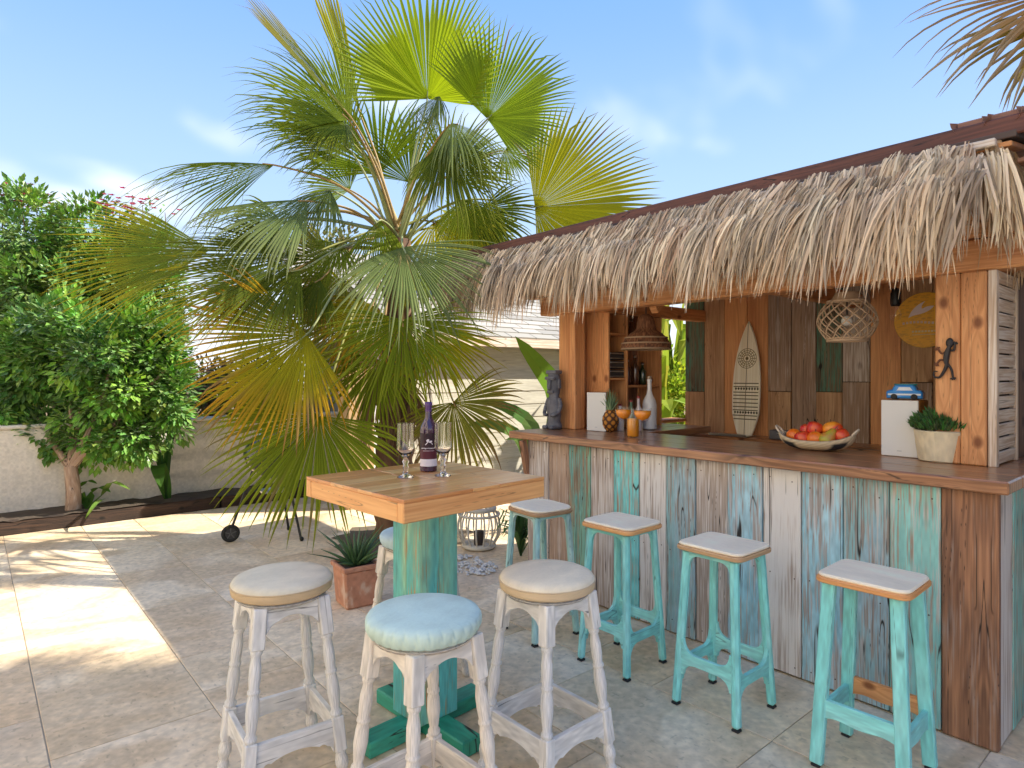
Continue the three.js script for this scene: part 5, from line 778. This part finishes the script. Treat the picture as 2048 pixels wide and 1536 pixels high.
{ // fruit bowl
  const p = stand(1632, 900), t = thing('fruit_bowl', 'woven boat-shaped bowl with black bands on the counter', 'bowl', p, 0.15);
  const U = 48, Vv = 10, P = [], I = [], N = [], C = [];
  const f = (u, v, off) => { const a = u / U * 6.2832, k = v / Vv, e = Math.pow(Math.abs(Math.cos(a)), 3), rx = lerp(0.07, 0.2 - off, Math.sin(k * 1.5708)), rz = lerp(0.05, 0.12 - off, Math.sin(k * 1.5708)); return V(Math.cos(a) * rx, 0.004 + off + (0.05 + 0.04 * e) * k * k, Math.sin(a) * rz); };
  for (const off of [0, 0.006]) for (let v = 0; v <= Vv; v++) for (let u = 0; u <= U; u++) { const q = f(u, v, off); P.push(q.x, q.y, q.z); const bk = Math.floor(u / U * 12) % 3 === 1 && v < 9, r = 0.85 + 0.25 * ((u + v) % 2); C.push(...(bk ? [0.02, 0.018, 0.02] : [0.6 * r, 0.46 * r, 0.28 * r])); }
  const R = U + 1, O = R * (Vv + 1); for (let v = 0; v < Vv; v++) for (let u = 0; u < U; u++) { const a = v * R + u; I.push(a, a + R, a + 1, a + 1, a + R, a + R + 1, O + a, O + a + 1, O + a + R, O + a + 1, O + a + R + 1, O + a + R); } for (let u = 0; u < U; u++) { const a = Vv * R + u; I.push(a, O + a, a + 1, a + 1, O + a, O + a + 1); const b = u; if (u > 0 && u < U - 1) I.push(0, b, b + 1, O, O + b + 1, O + b); }
  const g = new THREE.BufferGeometry(); g.setAttribute('position', new THREE.Float32BufferAttribute(P, 3)); g.setAttribute('color', new THREE.Float32BufferAttribute(C, 3)); g.setIndex(I); g.computeVertexNormals(); part('bowl', g, new THREE.MeshStandardMaterial({ vertexColors: true, roughness: 0.85, side: THREE.DoubleSide }), t);
  for (const s of [-1, 1]) part('handle', new THREE.TorusGeometry(0.03, 0.006, 8, 20).rotateY(Math.PI / 2).rotateZ(s * -0.7).translate(s * 0.195, 0.1, 0), std([0.66, 0.55, 0.4], 0.8), t);
  const skin = (a, b, s) => new THREE.MeshPhysicalMaterial({ map: tex(64, 64, (x, y) => mix3(a, b, sstep(0.35, 0.65, fbm(x * 4, y * 4, s, 3) + (y - 0.5) * 0.4)), true), roughness: 0.45, clearcoat: 0.3 });
  const or = skin([232, 110, 20], [240, 140, 34], 1), red = skin([196, 34, 24], [226, 90, 40], 2), pea = skin([170, 160, 40], [196, 130, 50], 3), man = skin([222, 70, 24], [236, 150, 40], 4);
  const apple = lathe([[0.004, -0.03], [0.02, -0.036], [0.034, -0.018], [0.037, 0.005], [0.03, 0.026], [0.014, 0.034], [0.003, 0.026]], 24), orange = new THREE.SphereGeometry(0.036, 24, 16), pear = lathe([[0.003, -0.036], [0.02, -0.04], [0.036, -0.024], [0.036, -0.002], [0.022, 0.026], [0.014, 0.046], [0.002, 0.052]], 24);
  const put = (n, l, geo, m, x, y, z, rz = 0) => { const o = solo(n, geo, m, l, n, [p[0] + x, p[1] + y, p[2] + z], 'fruit in the woven bowl'); o.rotation.set(rz * 0.6, 0, rz); o.scale.setScalar(1.18); const st = part('stalk', taper([V(0, 0.025, 0), V(0.003, 0.048, 0)], 0.002, 0.0015, 2, 5), M.darkBrown, o); if (n === 'pear') st.position.y = 0.024; return o; };
  put('orange', 'orange lying at the juice end of the fruit bowl', orange, or, -0.115, 0.07, 0.02); put('apple', 'small red apple low in the front of the bowl', apple, red, -0.05, 0.063, 0.055, 0.3); put('orange', 'orange in the front middle of the fruit bowl', orange, or, 0.02, 0.066, 0.055); put('pear', 'yellow-green pear leaning in the front of the bowl', pear, pea, 0.085, 0.075, 0.045, -0.5); put('mango', 'red and yellow mango on top of the fruit', new THREE.SphereGeometry(0.042, 24, 16).scale(1.15, 0.9, 0.9), man, 0.08, 0.118, -0.02, 0.2); put('apple', 'big red apple topping the middle of the heap', apple, red, -0.005, 0.118, 0.01, -0.2); put('apple', 'red apple at the speaker end of the bowl', apple, red, 0.135, 0.085, 0.0, 0.4); put('apple', 'red apple at the back of the heap', apple, red, -0.06, 0.1, -0.03, 0.1); put('mango', 'mango lying at the bottom back of the bowl', new THREE.SphereGeometry(0.04, 24, 16).scale(1.15, 0.9, 0.9), man, 0.03, 0.065, -0.04);
}
{ // potted herb
  const p = stand(1884, 922), t = thing('potted_herb', 'bushy green herb in a cream pot in front of the bar post', 'plant', p);
  part('pot', lathe([[0, 0], [0.078, 0], [0.082, 0.006], [0.096, 0.118], [0.098, 0.124], [0.09, 0.124], [0.086, 0.11], [0, 0.108]], 40), new THREE.MeshStandardMaterial({ map: tex(256, 128, (x, y) => { const n = fbm(x * 30, y * 24, 971, 3), v = 0.86 + 0.2 * n; return [232 * v, 214 * v, 178 * v]; }, true), bumpMap: tex(256, 128, (x, y) => { const h = 255 * fbm(x * 20, y * 18, 975, 3); return [h, h, h]; }), bumpScale: 0.006, roughness: 0.8 }), t);
  t.scale.setScalar(1.22); const L = new Leaves(); for (let i = 0; i < 2600; i++) { const d = rdir(), o = V(d.x * 0.1 * Math.cbrt(rnd()), 0.125 + Math.abs(d.y) * 0.06 * rnd(), d.z * 0.1 * Math.cbrt(rnd())), up = V(d.x * 0.7, rr(0.6, 1.3), d.z * 0.7).normalize(); L.leaf(o, up, rdir(), rr(0.025, 0.05), 0.011, [0.05 * rr(0.6, 1.6), 0.15 * rr(0.6, 1.5), 0.02]); } part('foliage', L.geo(), M.gloss, t);
  const q = stand(1942, 918), d = thing('straw_knot', 'small ball of golden straw beside the herb pot', 'ornament', q), s = []; for (let i = 0; i < 16; i++) s.push(new THREE.TorusGeometry(0.022 * rr(0.7, 1.1), 0.0022, 5, 24).rotateX(rr(0, 3)).rotateY(rr(0, 3)).translate(0, 0.028, 0)); part('straw', merge(s), std([0.5, 0.34, 0.1], 0.7), d); part('base', lathe([[0, 0], [0.018, 0], [0.014, 0.008], [0, 0.008]], 20), M.darkBrown, d);
}
{ // gecko on the post
  const c = onZ(1892, 722, -0.397), t = thing('metal_gecko', 'dark metal gecko ornament mounted on the bar post', 'ornament', [c.x, c.y, -0.394]), gm = std([0.04, 0.035, 0.036], 0.5, { metalness: 0.5 }), rust = std([0.16, 0.06, 0.03], 0.8);
  part('body', merge([taper([V(0.016, 0.07, 0.007), V(0.01, 0.045, 0.009), V(0.004, 0.01, 0.01), V(0.006, -0.022, 0.008)], (u) => 0.007 + 0.013 * Math.sin(Math.PI * clamp(0.1 + u * 0.8)), 0, 16, 10, 0.6), new THREE.SphereGeometry(0.019, 16, 12).scale(0.85, 1.25, 0.55).translate(0.018, 0.085, 0.008)]), gm, t);
  part('tail', taper([V(0.006, -0.02, 0.007), V(-0.006, -0.05, 0.006), V(-0.026, -0.078, 0.006), V(-0.046, -0.074, 0.006), V(-0.046, -0.05, 0.006), V(-0.032, -0.05, 0.006)], 0.009, 0.0025, 24, 6), gm, t);
  for (const [pts, m] of [[[V(0.014, 0.05, 0.006), V(0.034, 0.05, 0.006), V(0.038, 0.078, 0.006)], gm], [[V(0.008, 0.046, 0.006), V(-0.014, 0.036, 0.006), V(-0.03, 0.056, 0.006)], rust], [[V(0.008, -0.012, 0.006), V(0.024, -0.04, 0.006), V(0.03, -0.078, 0.006)], gm], [[V(0.002, 0.0, 0.006), V(-0.02, 0.006, 0.006), V(-0.034, -0.012, 0.006)], rust]]) {
    const e = pts[2], o = Math.atan2(e.y - pts[1].y, e.x - pts[1].x); part('leg', merge([taper(pts, 0.006, 0.0045, 10, 6), ...[-1.1, -0.4, 0.4, 1.1].map((q) => taper([e, e.clone().add(V(Math.cos(o + q) * 0.013, Math.sin(o + q) * 0.013, 0))], 0.0032, 0.0036, 2, 5))]), m, t);
  }
}
// ---------------------------------------------------------------- inside the bar
{ // surfboard
  const c = onZ(1487, 868, -1.78), t = thing('surfboard', 'small cream surfboard with carved rosette leaning on the back wall', 'surfboard', [c.x, 1.017, -1.80]); t.rotation.x = -0.075;
  const h = 0.95, w = 0.115, cv = document.createElement('canvas'); cv.width = 256; cv.height = 1024; const x = cv.getContext('2d');
  x.fillStyle = '#faf3e0'; x.fillRect(0, 0, 256, 1024); for (let i = 0; i < 260; i++) { x.fillStyle = `rgba(${hash(i, 1, 2) > 0.5 ? '250,240,210' : '190,164,116'},0.1)`; x.fillRect(hash(i, 2, 2) * 256, 0, 1 + hash(i, 3, 2) * 4, 1024); }
  x.strokeStyle = '#5c4a2a'; x.lineWidth = 5; x.beginPath(); x.moveTo(128, 0); x.lineTo(128, 1024); x.stroke(); x.lineWidth = 6; x.strokeStyle = '#8a7a50'; for (const r of [12, 32, 52, 70, 88]) { x.beginPath(); x.arc(128, 340, r, 0, 6.3); x.stroke(); } x.beginPath(); x.fillStyle = '#6a5a38'; x.arc(128, 340, 12, 0, 6.3); x.fill(); for (let i = 0; i < 16; i++) { x.beginPath(); x.moveTo(128 + Math.cos(i * 0.393) * 32, 340 + Math.sin(i * 0.393) * 32); x.lineTo(128 + Math.cos(i * 0.393) * 86, 340 + Math.sin(i * 0.393) * 86); x.stroke(); }
  x.fillStyle = '#6e6648'; for (const y of [560, 590, 640, 668, 700, 735, 770, 800, 848, 880]) x.fillRect(8, y, 240, 9); for (let i = 0; i < 9; i++) { x.fillStyle = '#4a4430'; x.beginPath(); x.moveTo(20 + i * 26, 612); x.lineTo(32 + i * 26, 600); x.lineTo(44 + i * 26, 612); x.lineTo(32 + i * 26, 626); x.fill(); x.beginPath(); x.moveTo(20 + i * 26, 824); x.lineTo(32 + i * 26, 812); x.lineTo(44 + i * 26, 824); x.lineTo(32 + i * 26, 838); x.fill(); }
  const tx = new THREE.CanvasTexture(cv); tx.colorSpace = THREE.SRGBColorSpace; tx.repeat.set(1 / 0.24, 1 / 0.96); tx.offset.set(0.5, 0);
  const s = shapeOf([[-0.06, 0], [0.06, 0], [w, 0.18, 0.09, 0.08], [w, 0.5, 0.125, 0.34], [0, h, 0.095, 0.76], [-w, 0.5, -0.095, 0.76], [-w, 0.18, -0.125, 0.34], [-0.06, 0, -0.09, 0.08]]);
  part('board', plate(s, 0.024, 0.005, false).translate(0, 0.002, 0), new THREE.MeshPhysicalMaterial({ map: tx, roughness: 0.5 }), t);
}
{ // round yellow sign
  const c = onZ(1850, 640, -1.88), cv = document.createElement('canvas'); cv.width = cv.height = 512; const x = cv.getContext('2d');
  x.fillStyle = '#f4b414'; x.fillRect(0, 0, 512, 512); for (let i = 0; i < 500; i++) { x.fillStyle = `rgba(${hash(i, 5, 3) > 0.5 ? '216,160,20' : '160,96,6'},0.2)`; x.fillRect(hash(i, 6, 3) * 512, hash(i, 7, 3) * 512, 30, 12); }
  x.fillStyle = '#e9d6d6'; x.beginPath(); x.moveTo(120, 230); x.quadraticCurveTo(150, 120, 260, 80); x.quadraticCurveTo(215, 130, 235, 150); x.quadraticCurveTo(280, 120, 330, 130); x.quadraticCurveTo(290, 190, 180, 205); x.quadraticCurveTo(140, 215, 120, 230); x.fill();
  x.fillStyle = '#e0bfa6'; for (let i = 0; i < 13; i++) x.fillRect(70 + i * 30, 268 - 8 * Math.sin(i * 0.5), 20, 22); x.fillStyle = '#e8d0a0'; for (let i = 0; i < 9; i++) x.fillRect(150 + i * 26, 352, 18, 16); x.fillRect(150, 388, 200, 5);
  const tx = new THREE.CanvasTexture(cv); tx.colorSpace = THREE.SRGBColorSpace;
  const t = thing('round_sign', 'round yellow sign with white wave emblem on the back wall', 'sign', [c.x, c.y, -1.885]), g = new THREE.CircleGeometry(0.19, 48).translate(0, 0, 0.0085); part('disc', new THREE.CylinderGeometry(0.192, 0.192, 0.014, 48).rotateX(Math.PI / 2), std([0.4, 0.24, 0.02], 0.5), t); part('face', g, new THREE.MeshStandardMaterial({ map: tx, roughness: 0.45 }), t);
}
{ // shelf unit on the left wall
  const t = thing('shelf_unit', 'open brown wooden shelf unit fixed to the bar side wall', 'shelf', [-2.66, CH, -0.9]);
  for (const z of [-0.6, -0.82, -1.26]) wpart('upright', box2(-2.79, -2.56, CH, 2.25, z - 0.02, z, 0.003, 1), M.pine, t);
  for (const [y, z0, z1] of [[1.48, -0.82, -0.62], [1.83, -0.82, -0.62], [1.42, -1.26, -0.84], [1.75, -1.26, -0.84], [2.05, -1.26, -0.62]]) wpart('shelf', box2(-2.79, -2.57, y, y + 0.018, z0, z1, 0.002, 2), M.pine, t);
  const am = std([0.03, 0.03, 0.035], 0.35); const nm = ['bottom', 'middle', 'top'];
  for (let i = 0; i < 3; i++) { const a = thing('audio_unit', `flat black audio unit in the shelf, ${nm[i]} of its stack`, 'audio unit', [-2.67, 1.4985 + i * 0.07, -0.72], 0, 'stacked audio units'); part('case', cbox(0.19, 0.062, 0.17, 0.003).translate(0, 0.032, 0), am, a); part('trim', cbox(0.004, 0.01, 0.165, 0.001).translate(0.096, 0.05, 0), M.steel, a); part('trim', cbox(0.004, 0.006, 0.165, 0.001).translate(0.096, 0.012, 0), M.steel, a); }
  [[-0.95, 1.438, 0.2, [0.06, 0.02, 0.02]], [-1.05, 1.438, 0.24, [0.1, 0.04, 0.02]], [-1.15, 1.438, 0.18, [0.03, 0.05, 0.02]], [-1.0, 1.768, 0.2, [0.12, 0.05, 0.02]], [-1.12, 1.768, 0.22, [0.04, 0.02, 0.02]]].forEach(([z, y, h, c], i) => { const b = thing('shelf_bottle', ['dark red bottle on the lower shelf by the audio units', 'tall brown bottle in the middle of the lower shelf', 'dark green bottle on the lower shelf by the opening', 'amber bottle on the upper shelf', 'black bottle on the upper shelf by the opening'][i], 'bottle', [-2.66, y + 0.0005, z], 0, 'bottles on the shelf unit'); part('body', lathe([[0, 0], [0.032, 0], [0.033, h * 0.6], [0.013, h * 0.78], [0.012, h], [0, h]], 20), std(c, 0.12, { clearcoat: 1 }), b); part('cap', lathe([[0.0135, h * 0.94], [0.0135, h + 0.006], [0, h + 0.006]], 14), M.steel, b); });
}
{ // rattan bell lamp
  const c = at(1292, 698, 4.55), t = thing('rattan_pendant_lamp', 'brown woven rattan bell pendant lamp hanging over the counter', 'lamp', [c.x, c.y, c.z]), g = lathe([[0.172, 0], [0.176, 0.012], [0.172, 0.035], [0.15, 0.075], [0.115, 0.11], [0.075, 0.135], [0.068, 0.155], [0.062, 0.2], [0.045, 0.235], [0.022, 0.25], [0.018, 0.25], [0.04, 0.233], [0.057, 0.2], [0.063, 0.153], [0.07, 0.13], [0.11, 0.106], [0.145, 0.072], [0.166, 0.034], [0.17, 0.013], [0.166, 0]], 72);
  const q = g.attributes.position; for (let i = 0; i < q.count; i++) { const x = q.getX(i), y = q.getY(i), z = q.getZ(i), a = Math.atan2(z, x), k = 1 + 0.02 * Math.sin(a * 36 + (Math.round(y * 90) % 2) * Math.PI); q.setX(i, x * k); q.setZ(i, z * k); } g.computeVertexNormals();
  part('shade', g, new THREE.MeshStandardMaterial({ map: tex(256, 128, (x, y) => { const n = noise(x * 72, y * 40, 981); return mix3([70, 40, 22], [150, 100, 66], n); }, true, 2, 1), roughness: 0.8, side: THREE.DoubleSide }), t); part('rim', new THREE.TorusGeometry(0.172, 0.007, 6, 60).rotateX(Math.PI / 2), std([0.3, 0.2, 0.12], 0.8), t);
  for (const y of [0.04, 0.08]) part('weave_ring', new THREE.TorusGeometry(y < 0.05 ? 0.172 : 0.149, 0.006, 6, 60).rotateX(Math.PI / 2).translate(0, y, 0), std([0.34, 0.22, 0.13], 0.8), t);
  part('cord', taper([V(0, 0.24, 0), V(0, 2.5 - c.y, 0)], 0.004, 0.004, 2, 6), M.black, t); part('bulb', new THREE.SphereGeometry(0.028, 16, 12).translate(0, 0.06, 0), std([0.7, 0.7, 0.68], 0.3), t);
}
{ // white lattice globe lamp
  const c = at(1694, 642, 3.62), t = thing('lattice_globe_lamp', 'off-white open lattice globe pendant lamp above the fruit bowl', 'lamp', [c.x, c.y, c.z]), m = std([0.54, 0.38, 0.25], 0.75), R = 0.155, hh = 0.112;
  const pt = (a, k) => { const f = Math.sin(k * Math.PI), y = (k - 0.5) * 2; return V(Math.cos(a) * (0.1 + (R - 0.1) * f), y * hh, Math.sin(a) * (0.1 + (R - 0.1) * f)); };
  for (let i = 0; i < 13; i++) for (const s of [-1, 1]) { const a0 = i / 13 * 6.2832, pts = []; for (let k = 0; k <= 8; k++) pts.push(pt(a0 + s * k / 8 * 1.55, k / 8)); part('cane', taper(pts, 0.0042, 0.0042, 16, 5), m, t); }
  for (const [y, r, k] of [[-hh, 0.1, 0.008], [hh, 0.1, 0.008], [-hh + 0.012, 0.108, 0.005], [hh * 0.94, 0.09, 0.006]]) part('ring', new THREE.TorusGeometry(r, k, 6, 48).rotateX(Math.PI / 2).translate(0, y, 0), m, t);
  part('collar', lathe([[0.088, hh], [0.07, hh + 0.03], [0.06, hh + 0.05], [0.056, hh + 0.05], [0.066, hh + 0.03], [0.084, hh]], 24), m, t); part('cord', taper([V(0, hh * 0.3, 0), V(0, 2.5 - c.y, 0)], 0.004, 0.004, 2, 6), M.black, t); part('bulb', new THREE.SphereGeometry(0.03, 16, 12), std([0.75, 0.74, 0.7], 0.3), t); part('cord_grip', lathe([[0.0, hh + 0.049], [0.056, hh + 0.049], [0.05, hh + 0.052], [0, hh + 0.06]], 20), m, t);
}
{ const c = at(1791, 612, 3.6), t = thing('bulb_pendant', 'black socket with bare clear bulb hanging before the yellow sign', 'lamp', [c.x, c.y, c.z]); part('socket', lathe([[0.0, 0.0], [0.022, 0.0], [0.026, 0.012], [0.026, 0.07], [0.016, 0.1], [0.0, 0.102]], 24), M.black, t); part('bulb', lathe([[0.014, -0.001], [0.018, -0.02], [0.03, -0.05], [0.026, -0.075], [0.0, -0.088]], 24), M.glass, t); part('cord', taper([V(0, 0.1, 0), V(0, 2.5 - c.y, 0)], 0.004, 0.004, 2, 6), M.black, t); }
{ const p = at(1520, 885, 4.9), t = thing('grey_box', 'small dark grey box on the back shelf near the surfboard', 'box', [-1.72, 1.016, -1.72], 0.05); part('case', cbox(0.2, 0.07, 0.12, 0.005).translate(0, 0.036, 0), std([0.12, 0.12, 0.14], 0.5), t); part('handle', cbox(0.07, 0.008, 0.01, 0.003).translate(0, 0.05, 0.064), M.steel, t); }
{ const t = thing('steel_tray', 'thin steel tray on the back shelf below the surfboard', 'tray', [-2.15, 1.016, -1.68]); part('plate', cbox(0.34, 0.008, 0.16, 0.002).translate(0, 0.005, 0), M.steel, t); part('rim', cbox(0.34, 0.02, 0.006, 0.002).translate(0, 0.012, 0.08), M.steel, t); }

scene.traverse((o) => { if (o.isMesh) { o.castShadow = true; o.receiveShadow = true; } });
renderer.render(scene, camera);
